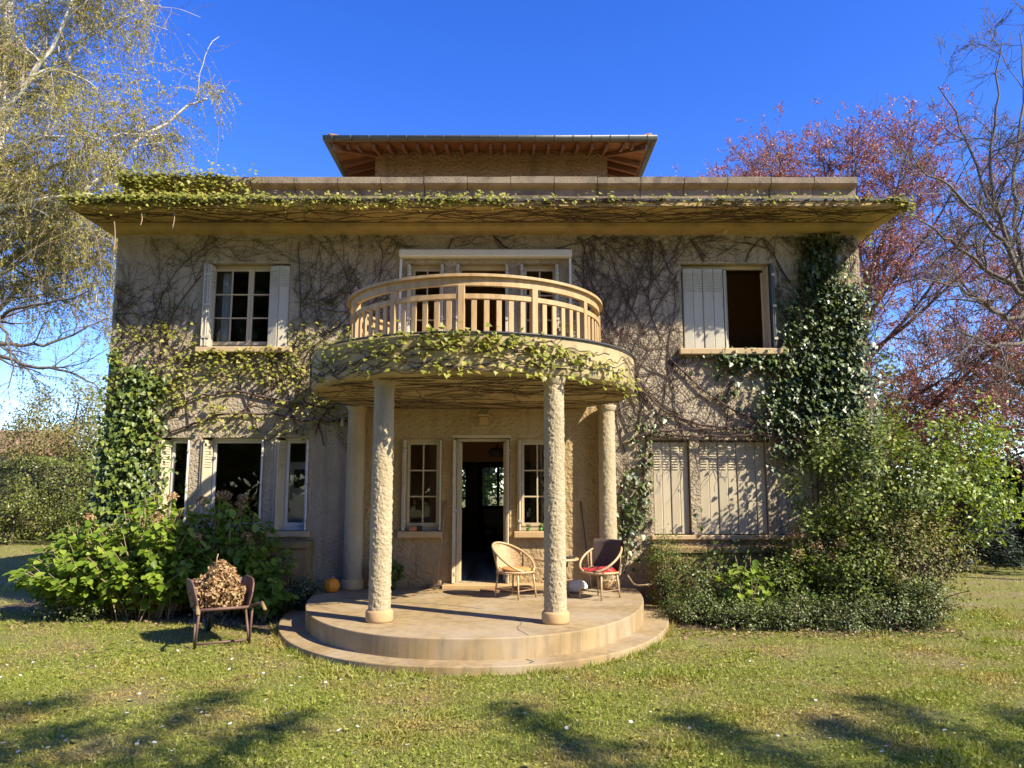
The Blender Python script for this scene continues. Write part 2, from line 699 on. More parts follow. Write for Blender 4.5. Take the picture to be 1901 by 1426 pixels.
M['lead'] = paint('dark flashing', (.05, .05, .05), .5, (.12, .11, .09), .5)
M['eave_wood'] = wood('eave boards', (.15, .06, .022), (.21, .09, .036), 2, (1, .3, 1))
M['rafter'] = wood('rafter wood', (.13, .055, .03), (.18, .08, .042), 2, (1, .3, 1))
M['rail_wood'] = wood('weathered rail wood', (.31, .195, .08), (.50, .34, .155), 1.5, (1, 1, .2))
M['hip_tile'] = stone('roof tile', (.22, .12, .07), (.34, .2, .12), 6, .9, 30, .4, .004, (.10, .08, .05), .7)
M['rattan'] = wood('rattan cane', (.36, .24, .12), (.52, .37, .20), 6, (1, 1, 1), .45)
M['rattan_dark'] = wood('aged rattan', (.22, .13, .06), (.33, .21, .11), 6, (1, 1, 1), .5)
M['broom'] = wood('broom wood', (.34, .20, .09), (.45, .28, .13), 3)
M['dark_stick'] = wood('dark stick', (.05, .035, .025), (.09, .06, .04), 3)
M['dark_wood'] = wood('dark furniture', (.03, .022, .016), (.06, .045, .03), 3)
M['bristle'] = bark('broom bristle', (.08, .05, .03), (.2, .13, .07), 30)
M['coir'] = bark('coir mat', (.20, .10, .045), (.32, .17, .08), 60, (1, 1, 1))
M['brown_cloth'] = stone('brown mesh cloth', (.075, .05, .045), (.095, .065, .058), 40, .9, 160, .5, .002)
M['orange_cushion'] = stone('orange cushion cloth', (.42, .19, .05), (.52, .27, .09), 20, .9, 200, .3, .002)
M['grey_cloth'] = stone('pale grey cloth', (.55, .56, .55), (.68, .68, .66), 6, .8, 60, .2, .003)
M['pumpkin'] = stone('pumpkin skin', (.74, .22, .012), (.82, .30, .025), 6, .45, 20, .1, .002)
M['terracotta'] = stone('terracotta', (.42, .14, .06), (.5, .19, .09), 6, .8)
M['black'] = paint('black plastic', (.02, .02, .02), .4, (.05, .05, .05), .3)
M['green_glass'] = paint('green glaze', (.08, .22, .05), .2, (.05, .12, .03), .3)
M['soil'] = stone('bed soil', (.055, .038, .024), (.13, .092, .06), 14, .95, 40, 1, .03)
M['birch'] = bark('birch bark', (.42, .36, .28), (.84, .80, .70), 5, (1, 1, 2))
M['bark'] = bark('grey bark', (.07, .055, .042), (.17, .14, .11), 10)
M['dark_bark'] = bark('dark bark', (.035, .028, .026), (.085, .068, .058), 10)
M['twig'] = bark('creeper stem', (.05, .03, .022), (.105, .068, .05), 14, (1, 1, 1))
M['cane'] = bark('hydrangea cane', (.24, .17, .10), (.38, .28, .17), 14)
M['beech_twig'] = bark('beech twig', (.06, .035, .035), (.13, .085, .075), 10)
M['yellow_leaf'] = leafmat('creeper leaf', [(0, (.20, .22, .03)), (.35, (.30, .31, .05)), (.7, (.38, .38, .07)), (.92, (.50, .48, .12)), (1, (.40, .30, .07))], .42, .48)
M['green_creeper'] = leafmat('creeper leaf green', [(0, (.10, .13, .028)), (.6, (.18, .22, .045)), (1, (.28, .29, .06))], .5, .35)
M['ivy'] = leafmat('ivy leaf', [(0, (.03, .055, .014)), (.6, (.065, .10, .026)), (1, (.13, .17, .045))], .40, .14, .55)
M['ivy_light'] = leafmat('young ivy leaf', [(0, (.06, .10, .014)), (.6, (.12, .17, .026)), (1, (.24, .28, .045))], .42, .28, .45)
M['hydrangea'] = leafmat('hydrangea leaf', [(0, (.10, .17, .015)), (.5, (.19, .29, .028)), (1, (.34, .42, .06))], .42, .45, .4)
M['dry_flower'] = leafmat('dried petal', [(0, (.22, .12, .05)), (.5, (.42, .27, .13)), (.9, (.55, .40, .22)), (1, (.30, .13, .04))], .8, .25)
M['shrub'] = leafmat('shrub leaf', [(0, (.055, .08, .018)), (.5, (.11, .15, .028)), (1, (.27, .31, .05))], .5, .28, .4)
M['shrub_lime'] = leafmat('lime shrub leaf', [(0, (.13, .20, .02)), (.5, (.22, .30, .03)), (1, (.36, .42, .05))], .4, .35, .5)
M['box'] = leafmat('low hedge leaf', [(0, (.045, .065, .014)), (.55, (.09, .12, .028)), (1, (.20, .23, .06))], .42, .2, .45)
M['hedge'] = leafmat('hedge leaf', [(0, (.06, .075, .014)), (.5, (.11, .135, .025)), (1, (.24, .25, .05))], .4, .25)
M['olive'] = leafmat('olive brown leaf', [(0, (.16, .14, .05)), (.5, (.24, .21, .07)), (1, (.36, .33, .12))], .6, .35)
M['birch_leaf'] = leafmat('birch leaf', [(0, (.22, .215, .035)), (.4, (.33, .32, .065)), (.8, (.47, .45, .11)), (1, (.40, .31, .12))], .5, .4)
M['beech_leaf'] = leafmat('copper beech leaf', [(0, (.23, .085, .068)), (.5, (.37, .155, .12)), (.85, (.50, .27, .21)), (1, (.42, .31, .15))], .45, .35, .5, (1, .6, .5))
M['conifer'] = leafmat('dark conifer needle', [(0, (.008, .018, .010)), (.6, (.02, .04, .02)), (1, (.05, .08, .03))], .6, .0)
M['dead_leaf'] = leafmat('dead leaf', [(0, (.10, .06, .03)), (.5, (.22, .14, .07)), (1, (.38, .27, .16))], .8, .1)
M['petal'] = leafmat('daisy petal', [(0, (.75, .75, .70)), (1, (.8, .8, .76))], .6, .2, .3, (1, 1, 1))
GR1 = [(0, (.155, .195, .022)), (.5, (.265, .31, .045)), (.85, (.40, .42, .085)), (1, (.54, .46, .20))]
GR2 = [(0, (.26, .20, .05)), (.5, (.41, .32, .09)), (1, (.54, .44, .18))]
M['grass'] = leafmat('grass blade', GR1, .5, .35, .3, (1, 1, .5), (1.1, GR2, .46, .68))

m, nt, b = new_mat('lawn ground')
g_ = coord(nt)
n1 = noise_node(nt, g_, 1.1, 5, .6)
n2 = noise_node(nt, g_, 40, 5, .7)
ca = ramp(nt, n2, [(.3, (.09, .10, .016)), (.7, (.24, .23, .045))])
cb = ramp(nt, n2, [(.3, (.12, .09, .04)), (.7, (.27, .21, .10))])
nt.links.new(mixc(nt, ramp(nt, n1, [(.46, (0, 0, 0)), (.68, (1, 1, 1))]), ca, cb), b.inputs['Base Color'])
b.inputs['Roughness'].default_value = .95
bump(nt, b, n2, .8, .03)
M['lawn'] = m

m, nt, b = new_mat('window glass')
nt.nodes.remove(b)
tr = nt.nodes.new('ShaderNodeBsdfTransparent')
tr.inputs['Color'].default_value = (.93, .95, .94, 1)
gl = nt.nodes.new('ShaderNodeBsdfGlossy')
gl.inputs['Roughness'].default_value = .01
fr = nt.nodes.new('ShaderNodeFresnel')
fr.inputs['IOR'].default_value = 1.5
mx = nt.nodes.new('ShaderNodeMixShader')
nt.links.new(fr.outputs[0], mx.inputs[0])
nt.links.new(tr.outputs[0], mx.inputs[1])
nt.links.new(gl.outputs[0], mx.inputs[2])
nt.links.new(mx.outputs[0], nt.nodes['Material Output'].inputs['Surface'])
M['glass'] = m

m, nt, b = new_mat('red plaid wool')
v = coord(nt)
sx = nt.nodes.new('ShaderNodeSeparateXYZ')
nt.links.new(v, sx.inputs[0])
wx = mathn(nt, 'GREATER_THAN', mathn(nt, 'SINE', mathn(nt, 'MULTIPLY', sx.outputs[0], 55)), .15)
wy = mathn(nt, 'GREATER_THAN', mathn(nt, 'SINE', mathn(nt, 'MULTIPLY', sx.outputs[1], 55)), .15)
c = mixc(nt, mathn(nt, 'MULTIPLY', mathn(nt, 'ADD', wx, wy), .5), (.55, .02, .025), (.03, .02, .02))
nt.links.new(c, b.inputs['Base Color'])
b.inputs['Roughness'].default_value = .95
M['plaid'] = m

m, nt, b = new_mat('woven cane')
v = coord(nt)
ck = nt.nodes.new('ShaderNodeTexChecker')
ck.inputs['Scale'].default_value = 70
ck.inputs['Color1'].default_value = (.46, .32, .16, 1)
ck.inputs['Color2'].default_value = (.30, .19, .09, 1)
nt.links.new(v, ck.inputs['Vector'])
nt.links.new(mixc(nt, .5, ck.outputs['Color'], ramp(nt, noise_node(nt, v, 30, 4), [(.3, (.3, .19, .09)), (.7, (.6, .45, .26))])), b.inputs['Base Color'])
b.inputs['Roughness'].default_value = .6
bump(nt, b, ck.outputs['Fac'], .5, .004)
M['weave'] = m

# ================================================================ THE SETTING
def sheet(x0, x1, y0, y1, z, nx=1, ny=1):
    X, Y = np.meshgrid(np.linspace(x0, x1, nx + 1), np.linspace(y0, y1, ny + 1))
    V = np.stack([X, Y, np.full_like(X, z)], -1).reshape(-1, 3)
    i = np.arange(nx)[None] + (np.arange(ny) * (nx + 1))[:, None]
    F = np.stack([i, i + 1, i + nx + 2, i + nx + 1], -1).reshape(-1, 4)
    return V, F


V, F = sheet(-400, 400, -300, 500, 0.0, 8, 8)
struct('lawn', mesh_np('lawn', V, F), M['lawn'])


def blob_outline(pts, n=80, jit=.05):
    P = np.array(pts, float)
    P = np.r_[P, P[:1]]
    d = np.r_[0, np.cumsum(np.linalg.norm(np.diff(P, axis=0), axis=1))]
    s = np.linspace(0, d[-1], n, endpoint=False)
    Q = np.stack([np.interp(s, d, P[:, i]) for i in range(2)], 1)
    return Q + rng.normal(0, jit, Q.shape)


BED_L = [(-7.4, .6), (-7.6, -.35), (-6.2, -.75), (-4.6, -1.15), (-3.2, -1.75), (-2.5, -2.1), (-2.2, -1.2), (-2.2, .3), (-6.1, .3)]
BED_R = [(2.2, .3), (2.3, -1.3), (2.75, -1.95), (4.2, -2.12), (5.8, -2.15), (6.4, -1.3), (7.0, .8), (6.2, .8)]
for P in (BED_L, BED_R):
    Q = blob_outline(P)
    me = bpy.data.meshes.new('flower_bed')
    me.from_pydata([(x, y, .006 + rng.uniform(0, .004)) for x, y in Q], [], [tuple(range(len(Q)))])
    struct('flower_bed', me, M['soil'])


def u_outline(a, front, yc, back, n=150, cx=-.05):
    """U shape: straight sides from the wall, elliptic front; counter-clockwise"""
    b = -(front - yc)
    e = .90
    pts = [(cx + a * math.copysign(abs(math.cos(t)) ** e, math.cos(t)), yc - b * abs(math.sin(t)) ** e) for t in np.linspace(math.pi, 2 * math.pi, n)]
    return [(cx - a, back)] + pts + [(cx + a, back)]


TERR_Z = .30
MB().prism(u_outline(2.74, -4.42, 0, .02), -.1, .085, .012).build('terrace_step', M['concrete'])['kind'] = 'structure'
terr = MB().prism(u_outline(2.41, -4.13, 0, .02), -.1, TERR_Z, .014).build('terrace', M['concrete'])
terr['kind'] = 'structure'
# weathered cracks: dark lines let half into the concrete
for pts in ([(.48, -2.75, TERR_Z), (.56, -3.2, TERR_Z), (.50, -3.6, TERR_Z), (.62, -3.98, TERR_Z)],
            [(.60, -4.08, .085), (.66, -4.2, .085), (.63, -4.27, .085)],
            [(-1.9, -1.2, TERR_Z), (-1.3, -1.6, TERR_Z), (-.6, -1.75, TERR_Z), (.1, -2.2, TERR_Z)]):
    Q = poly(pts, 26)
    Q[1:-1, :2] += rng.normal(0, .010, (24, 2))
    MB().tube(Q, .0035, 5).build('crack', M['lead'], terr)

# ================================================================ THE VILLA
villa = thing('villa', 'two-storey ochre rendered villa with round columned porch and curved balcony', 'house')
WX0, WX1 = -6.08, 6.18
WT = .34
Z_S, Z_E = 6.02, 6.21          # wall top, eave top
DEPTH = 8.0


def wall_mesh(x0, x1, z0, z1, y0, y1, openings, name):
    """a wall slab with rectangular openings and their reveals"""
    xs = sorted(set([x0, x1] + [o[0] for o in openings] + [o[1] for o in openings]))
    zs = sorted(set([z0, z1] + [o[2] for o in openings] + [o[3] for o in openings]))
    mb = MB()

    def hole(i, j):
        if i < 0 or j < 0 or i >= len(xs) - 1 or j >= len(zs) - 1:
            return True
        cx, cz = (xs[i] + xs[i + 1]) / 2, (zs[j] + zs[j + 1]) / 2
        return any(o[0] < cx < o[1] and o[2] < cz < o[3] for o in openings)
    for i in range(len(xs) - 1):
        for j in range(len(zs) - 1):
            if hole(i, j):
                continue
            a, b, c, d = xs[i], xs[i + 1], zs[j], zs[j + 1]
            mb.add([(a, y0, c), (b, y0, c), (b, y0, d), (a, y0, d)], [(0, 1, 2, 3)])
            mb.add([(a, y1, c), (b, y1, c), (b, y1, d), (a, y1, d)], [(3, 2, 1, 0)])
            if hole(i - 1, j):
                mb.add([(a, y0, c), (a, y0, d), (a, y1, d), (a, y1, c)], [(0, 1, 2, 3)])
            if hole(i + 1, j):
                mb.add([(b, y0, c), (b, y0, d), (b, y1, d), (b, y1, c)], [(3, 2, 1, 0)])
            if hole(i, j - 1):
                mb.add([(a, y0, c), (b, y0, c), (b, y1, c), (a, y1, c)], [(3, 2, 1, 0)])
            if hole(i, j + 1):
                mb.add([(a, y0, d), (b, y0, d), (b, y1, d), (a, y1, d)], [(0, 1, 2, 3)])
    return mb.mesh(name)


O_DOOR = (-.47, .41, .36, 2.62)
O_PL = (-1.27, -.66, 1.16, 2.61)
O_PR = (.55, 1.16, 1.16, 2.61)
O_UL = (-4.57, -3.20, 4.09, 5.50)
O_UR = (3.23, 4.74, 4.06, 5.50)
O_BL = (-1.25, -.66, 3.62, 5.50)
O_BC = (-.45, .40, 3.62, 5.50)
O_BR = (.60, 1.22, 3.62, 5.50)
O_L = [(-5.17, -4.68, 1.16, 2.63), (-4.50, -3.50, 1.16, 2.63), (-3.32, -2.78, 1.16, 2.63)]
O_R = [(2.69, 3.28, 1.10, 2.59), (3.43, 4.50, 1.10, 2.59), (4.66, 5.25, 1.10, 2.59)]
OPEN = [O_DOOR, O_PL, O_PR, O_UL, O_UR, O_BL, O_BC, O_BR] + O_L + O_R
obj('wall', wall_mesh(WX0, WX1, -.1, Z_S, 0, WT, OPEN, 'front_wall'), M['stucco'], villa)
BACK_OPEN = [(-.42, .62, .32, 2.55), (-1.05, -.70, 1.3, 2.4)]
obj('wall', wall_mesh(WX0, WX1, -.1, Z_S, DEPTH - WT, DEPTH, BACK_OPEN, 'back_wall'), M['stucco'], villa)
for x0, x1 in ((WX0, WX0 + WT), (WX1 - WT, WX1)):
    pbox('wall', x0, x1, WT, DEPTH - WT, -.1, Z_S, M['stucco'], villa)
# porch wall face: coarser render, 12 mm proud, between the rear columns under the balcony
pw = wall_mesh(-2.02, 2.02, TERR_Z, 3.11, -.014, 0.002, [O_DOOR, O_PL, O_PR], 'porch_wall')
obj('porch_wall', pw, M['porch_stucco'], villa)
# floors, ceilings and rooms
pbox('floor_slab', WX0 + WT, WX1 - WT, WT, DEPTH - WT, 2.86, 3.10, M['inner'], villa)
pbox('ceiling', WX0 + WT, WX1 - WT, WT, DEPTH - WT, 5.85, Z_S, M['inner'], villa)
pbox('ground_floor', WX0 + WT, WX1 - WT, WT, DEPTH - WT, -.05, .335, M['grout'], villa)
for x in (-2.2, 2.05):
    pbox('partition', x, x + .15, WT, DEPTH - WT, .335, 2.86, M['inner'], villa)
    pbox('partition', x, x + .15, WT, DEPTH - WT, 3.10, 5.85, M['inner_orange'], villa)
obj('partition', wall_mesh(-2.05, 2.05, .335, 2.86, 3.2, 3.32, [(-.62, 1.2, .335, 2.36)], 'hall_partition'), M['inner_orange'], villa)
pbox('partition', -5.7, -2.2, 3.6, 3.75, .335, 2.86, M['inner'], villa)
pbox('partition', 2.2, 5.8, 1.9, 2.05, 3.10, 5.85, M['inner_orange'], villa)
pbox('partition', -2.05, 2.05, 3.4, 3.55, 3.10, 5.85, M['inner_orange'], villa)
pbox('partition', -5.7, -2.2, 3.4, 3.55, 3.10, 5.85, M['inner'], villa)
# hall floor tiles
tile_me = MB().box(-.147, .147, -.147, .147, 0, .012, .004).mesh('floor_tile')
tile_me.materials.append(M['floor_tile'])
hall = obj('hall_floor', MB().box(-.9, 1.2, WT + .02, 7.5, .335, .342).mesh('hall_floor'), M['grout'], villa)
for i in range(7):
    for j in range(23):
        o = obj('floor_tile', tile_me, None, hall, (-.74 + i * .3, .55 + j * .3, .342), (rng.normal(0, .004), rng.normal(0, .004), 0))
# door sill and step
MB().box(-.62, .95, -.26, .0, TERR_Z, .362, .008).build('door_step', M['plinth'], villa)

# eave slab, cornice, parapet, roof
eave = MB()
eave.box(-6.36, 6.53, -1.0, 0.02, 6.10, Z_E, .008)
eave.build('eave', M['soffit'], villa)
MB().box(WX0 - .28, WX0, 0.02, DEPTH + .3, 6.10, Z_E).build('eave', M['soffit'], villa)
MB().box(WX1, 6.53, 0.02, DEPTH + .3, 6.10, Z_E).build('eave', M['soffit'], villa)
MB().box(WX0 - .0, WX1 + .0, 0.02, DEPTH, Z_S, 6.19).build('roof_slab', M['soffit'], villa)
MB().extrude_profile_x([(-.30, 6.03), (0.0, 5.995), (0.0, 6.10), (-.30, 6.10)], WX0 - .12, WX1 + .14).build('cornice', M['soffit'], villa)
MB().box(WX0 - .0, WX0 - .12, 0, DEPTH, 6.0, 6.097).build('cornice', M['soffit'], villa)
MB().box(WX1 + .0, WX1 + .14, 0, DEPTH, 6.0, 6.097).build('cornice', M['soffit'], villa)
MB().box(-6.375, 6.545, -1.018, -.98, 6.185, 6.222).build('eave_flashing', M['lead'], villa)
nb = 17
for i in range(nb):
    a = -6.05 + i * 12.25 / nb
    bq = a + 12.25 / nb - .012
    j = rng.normal(0, .004, 3)
    prof = [(.0 + j[0], 6.205), (.30, 6.205), (.34, 6.94 + j[1]), (-.11 + j[2], 6.955 + j[1]), (-.115 + j[2], 6.845), (-.09 + j[2], 6.815), (.0 + j[0], 6.79)]
    MB().extrude_profile_x(prof, a, bq).build('parapet_block', M['coping'], villa)
for x0, x1 in ((-6.05, -5.75), (5.9, 6.2)):
    MB().box(x0, x1, .36, DEPTH, 6.205, 6.93).build('parapet_block', M['coping'], villa)
pbox('parapet_block', -5.74, 5.89, DEPTH - .3, DEPTH, 6.205, 6.93, M['coping'], villa)

# ---------------- tower and its overhanging roof
TW = (-2.32, 2.38)
TY0, TY1 = 2.5, 6.6
pbox('tower_wall', TW[0], TW[1], TY0, TY1, 6.205, 8.62, M['tower_wall'], villa)
OV = .80
EX0, EX1, EY0, EY1 = TW[0] - .72, TW[1] + .72, TY0 - OV, TY1 + OV
ZE = 8.40                      # underside of the roof boards at the eave edge
RISE = .26                     # per metre
roof = MB()
cx = (EX0 + EX1) / 2
cy = (EY0 + EY1) / 2
hw, hd = (EX1 - EX0) / 2, (EY1 - EY0) / 2
zt = ZE + hd * RISE


def hip(zoff, grow_):
    h = hw + grow_
    d = hd + grow_
    e = h - d
    return [(cx - h, cy - d, ZE + zoff), (cx + h, cy - d, ZE + zoff), (cx + h, cy + d, ZE + zoff), (cx - h, cy + d, ZE + zoff), (cx - e, cy, zt + zoff), (cx + e, cy, zt + zoff)]


HF = [(0, 1, 5, 4), (1, 2, 5), (2, 3, 4, 5), (3, 0, 4)]
rv = hip(.11, .05)
lv = hip(.03, 0)
roof.add(rv, HF)
roof.add(lv, [f[::-1] for f in HF])
roof.add(rv[:4] + lv[:4], [(0, 4, 5, 1), (1, 5, 6, 2), (2, 6, 7, 3), (3, 7, 4, 0)])
roof_o = roof.build('tower_roof', M['hip_tile'], villa)
# soffit boards
for k in range(9):                   # side overhangs: boards seen from below
    for s in (-1, 1):
        x0 = cx + s * (hw - .01)
        x1 = cx + s * (hw - .80)
        ya, yb = EY0 + .02 + k * .55, EY0 + .55 + k * .55
        mb = MB()
        q = []
        for (x, y) in ((x0, ya), (x1, ya), (x1, yb), (x0, yb)):
            dd = min(hw - abs(x - cx), hd - abs(y - cy))
            q.append((x, y, ZE + max(dd, 0) * RISE + .02))
        t = [(p[0], p[1], p[2] + .008) for p in q]
        mb.add(q + t, [(0, 1, 2, 3), (7, 6, 5, 4), (0, 4, 5, 1), (1, 5, 6, 2), (2, 6, 7, 3), (3, 7, 4, 0)])
        mb.build('soffit_board', M['eave_wood'], roof_o)
for k in range(4):                   # front overhang: long boards
    y0 = EY0 + .01 + k * .205
    y1 = y0 + .200
    z0 = ZE + (y0 - EY0) * RISE + .018
    z1 = ZE + (y1 - EY0) * RISE + .018
    in0 = (y0 - EY0)
    mb = MB()
    mb.add([(EX0 + in0, y0, z0), (EX1 - in0, y0, z0), (EX1 - in0 - .2, y1, z1), (EX0 + in0 + .2, y1, z1),
            (EX0 + in0, y0, z0 + .008), (EX1 - in0, y0, z0 + .008), (EX1 - in0 - .2, y1, z1 + .008), (EX0 + in0 + .2, y1, z1 + .008)],
           [(0, 1, 2, 3), (7, 6, 5, 4), (0, 4, 5, 1), (1, 5, 6, 2), (2, 6, 7, 3), (3, 7, 4, 0)])
    mb.build('soffit_board', M['eave_wood'], roof_o)
# rafters
for i in range(17):
    x = TW[0] + .10 + i * (TW[1] - TW[0] - .2) / 16
    MB().bar((x, EY0 + .04, ZE - .035), (x, TY0 + .02, ZE - .035 + (OV - .02) * RISE), .055, .10).build('rafter', M['rafter'], roof_o)
for s, xw, xe in ((-1, TW[0], EX0), (1, TW[1], EX1)):
    for i in range(12):
        y = TY0 + .10 + i * .36
        MB().bar((xe - s * .04, y, ZE - .035), (xw - s * .02, y, ZE - .035 + .70 * RISE), .055, .10).build('rafter', M['rafter'], roof_o)
    MB().bar((xe - s * .05, EY0 + .05, ZE - .05), (xw - s * .02, TY0 + .02, ZE - .03 + .72 * RISE), .06, .12).build('hip_rafter', M['rafter'], roof_o)
    for fx in (.30, .55):
        MB().bar((xw + s * .72 * fx, EY0 + .04, ZE - .035), (xw + s * .72 * fx, EY0 + OV * (1 - fx), ZE - .035 + OV * (1 - fx) * RISE), .05, .09).build('rafter', M['rafter'], roof_o)
# gutters (half-round) with brackets


def gutter(a, b, name='gutter'):
    a = np.array(a)
    b = np.array(b)
    t = unit((b - a)[None])[0]
    s = np.cross(t, (0, 0, 1))
    V = []
    n = 9
    for p in (a, b):
        for rr in (.078, .070):
            for k in range(n):
                an = math.pi + math.pi * k / (n - 1)
                V.append(p + s * rr * math.cos(an) + np.array((0, 0, 1)) * rr * math.sin(an))
    F = []
    for k in range(n - 1):
        F.append((k, 2 * n + k, 2 * n + k + 1, k + 1))
        F.append((n + k, n + k + 1, 3 * n + k + 1, 3 * n + k))
        F.append((k, k + 1, n + k + 1, n + k))
        F.append((2 * n + k, 3 * n + k, 3 * n + k + 1, 2 * n + k + 1))
    F.append((0, n, 3 * n, 2 * n))
    F.append((n - 1, 2 * n + n - 1, 3 * n + n - 1, 2 * n - 1))
    return MB().add(V, F, True).build(name, M['zinc'], roof_o)


gz = ZE + .095
gutter((EX0 - .12, EY0 - .075, gz), (EX1 + .12, EY0 - .075, gz))
gutter((EX0 - .075, EY0 - .05, gz), (EX0 - .075, EY1, gz))
gutter((EX1 + .075, EY0 - .05, gz), (EX1 + .075, EY1, gz))
for i in range(18):
    x = EX0 + .06 + i * (EX1 - EX0 - .12) / 17
    pts = [(x, EY0 - .075 + .083 * math.cos(a), gz + .083 * math.sin(a)) for a in np.linspace(math.pi, 2 * math.pi, 7)]
    MB().tube(pts, .008, 5).build('gutter_bracket', M['zinc'], roof_o)
for s in (-1, 1):
    for k in range(7):
        p = np.array([cx + s * (hw + .02), cy - hd - .02, ZE + .11])
        q = np.array([cx + s * (hw - hd), cy, zt + .11])
        a = p + (q - p) * (k * .072)
        b2 = p + (q - p) * (k * .072 + .09)
        d = (b2 - a)
        MB().tube([a, a + d * .5, b2], [.085, .078, .068], 10).build('hip_tile', M['hip_tile'], roof_o)

# ---------------- balcony
BC = (-.09, -1.40)
BR = 2.26


def arc_outline(r, yb, n=72):
    a0 = math.asin((yb - BC[1]) / r)
    ts = np.linspace(math.pi - a0, 2 * math.pi + a0, n)
    return [(BC[0] + r * math.cos(t), BC[1] + r * math.sin(t)) for t in ts]


bs = MB()
O = np.array(arc_outline(BR, -.003))
nO = len(O)
dirs = O - np.array(BC)
dirs /= np.linalg.norm(dirs, axis=1)[:, None]
dirs[:, 1] *= 1
rings = [(.10, 3.105), (.05, 3.115), (.018, 3.14), (0.0, 3.18), (0.0, 3.55), (.012, 3.58)]
V = []
for ins, z in rings:
    for p, d in zip(O, dirs):
        q = p - d * ins
        V.append((q[0], min(q[1], -.003), z))
F = []
for i in range(len(rings) - 1):
    for k in range(nO):
        l = (k + 1) % nO
        F.append((i * nO + k, i * nO + l, (i + 1) * nO + l, (i + 1) * nO + k))
F.append(tuple(range(nO))[::-1])
F.append(tuple((len(rings) - 1) * nO + k for k in range(nO)))
bs.add(V, F)
bal = bs.build('balcony_slab', M['slab'], villa)
fl = MB()
Oo = np.array(arc_outline(BR + .015, -.004))
pts = [(p[0], p[1], 3.583) for p in Oo]
fl.tube(pts, .014, 6)
fl.build('slab_flashing', M['lead'], bal)

RR = 1.77
RC = (-.08, -1.25)
rail_root = MB()


def ring_bar(r0, r1, z0, z1, a0, a1, n=48):
    """curved bar; angles in degrees from straight ahead (-y), positive to the right"""
    V, F = [], []
    for t in np.linspace(math.radians(a0), math.radians(a1), n):
        for r, z in ((r0, z0), (r1, z0), (r1, z1), (r0, z1)):
            V.append((RC[0] + r * math.sin(t), RC[1] - r * math.cos(t), z))
    for i in range(n - 1):
        for k in range(4):
            l = (k + 1) % 4
            F.append((i * 4 + k, i * 4 + l, i * 4 + 4 + l, i * 4 + 4 + k))
    F.append((3, 2, 1, 0))
    b = (n - 1) * 4
    F.append((b, b + 1, b + 2, b + 3))
    return MB().add(V, F)


AEND = 131
rail = ring_bar(RR - .075, RR + .075, 4.405, 4.44, -AEND, AEND, 72).build('balcony_railing', M['rail_wood'], villa)
ring_bar(RR - .028, RR + .028, 4.30, 4.403, -AEND, AEND, 72).build('top_rail', M['rail_wood'], rail)
ring_bar(RR - .028, RR + .028, 4.135, 4.195, -AEND, AEND, 72).build('mid_rail', M['rail_wood'], rail)
for a in range(-123, 130, 30):
    A = math.radians(a)
    mb = MB().box(-.042, .042, -.042, .042, 3.582, 4.304, .006)
    mb.build('post', M['rail_wood'], rail, (RC[0] + RR * math.sin(A), RC[1] - RR * math.cos(A), 0), (0, 0, A))
bal_me = MB().box(-.034, .034, -.014, .014, 3.582, 4.14, .004).mesh('baluster')
bal_me.materials.append(M['rail_wood'])
for a in range(-123, 120, 30):
    for k in range(1, 6):
        A = math.radians(a + 5 * k)
        obj('baluster', bal_me, None, rail, (RC[0] + RR * math.sin(A), RC[1] - RR * math.cos(A), 0), (0, 0, A))

# ---------------- columns


def column(x, y, r, z0, z1, base_h, seed, fine=True):
    nu, nv = (84, 210) if fine else (48, 120)
    zs = np.linspace(z0 + base_h - .01, z1 - .085, nv)
    V = []
    for z in zs:
        for k in range(nu):
            a = 2 * math.pi * k / nu
            px, py = math.cos(a), math.sin(a)
            q = Vector((px * r * 1 + seed, py * r, z))
            h = mnoise.noise(q * 52) * .009 + mnoise.noise(q * 26 + Vector((3, 1, 7))) * .007 + mnoise.noise(q * 105) * .004
            h = max(h, -.008)
            rr = r + h + .012 * (1 - (z - z0) / (z1 - z0)) 
            V.append((x + px * rr, y + py * rr, z))
    i = np.arange(nv - 1)[:, None] * nu
    k = np.arange(nu)[None]
    k2 = (k + 1) % nu
    F = np.stack([i + k, i + k2, i + nu + k2, i + nu + k], -1).reshape(-1, 4)
    sh = obj('column', mesh_np('column', V, F, True), M['column'], villa)
    MB().lathe([(r + .038, z0), (r + .042, z0 + base_h * .2), (r + .042, z0 + base_h * .8), (r + .03, z0 + base_h * .97), (r + .0, z0 + base_h)], x, y, 40).build('base', M['plinth'], sh)
    MB().lathe([(r - .01, z1 - .10), (r + .008, z1 - .09), (r + .018, z1 - .06), (r + .03, z1 - .02), (r + .032, z1)], x, y, 40).build('capital', M['column'], sh)


column(-1.08, -3.12, .116, TERR_Z, 3.12, .135, 1.3)
column(.945, -3.22, .116, TERR_Z, 3.12, .135, 5.9)
column(-2.00, -.19, .134, TERR_Z, 3.12, .15, 9.1, False)
column(1.94, -.19, .126, TERR_Z, 3.12, .15, 14.2, False)
# small downpipe elbow beside the left rear column
MB().tube(poly([(-2.24, -.01, 2.92), (-2.24, -.07, 2.92), (-2.24, -.09, 2.88), (-2.24, -.09, 2.80)], 8), .035, 8).build('pipe_elbow', M['trim'], villa)
MB().tube(poly([at(1352, 417, -.02), at(1350, 422, -.10), at(1345, 432, -.22)], 6), .035, 10).build('drain_spout', M['trim'], villa)

# ---------------- windows


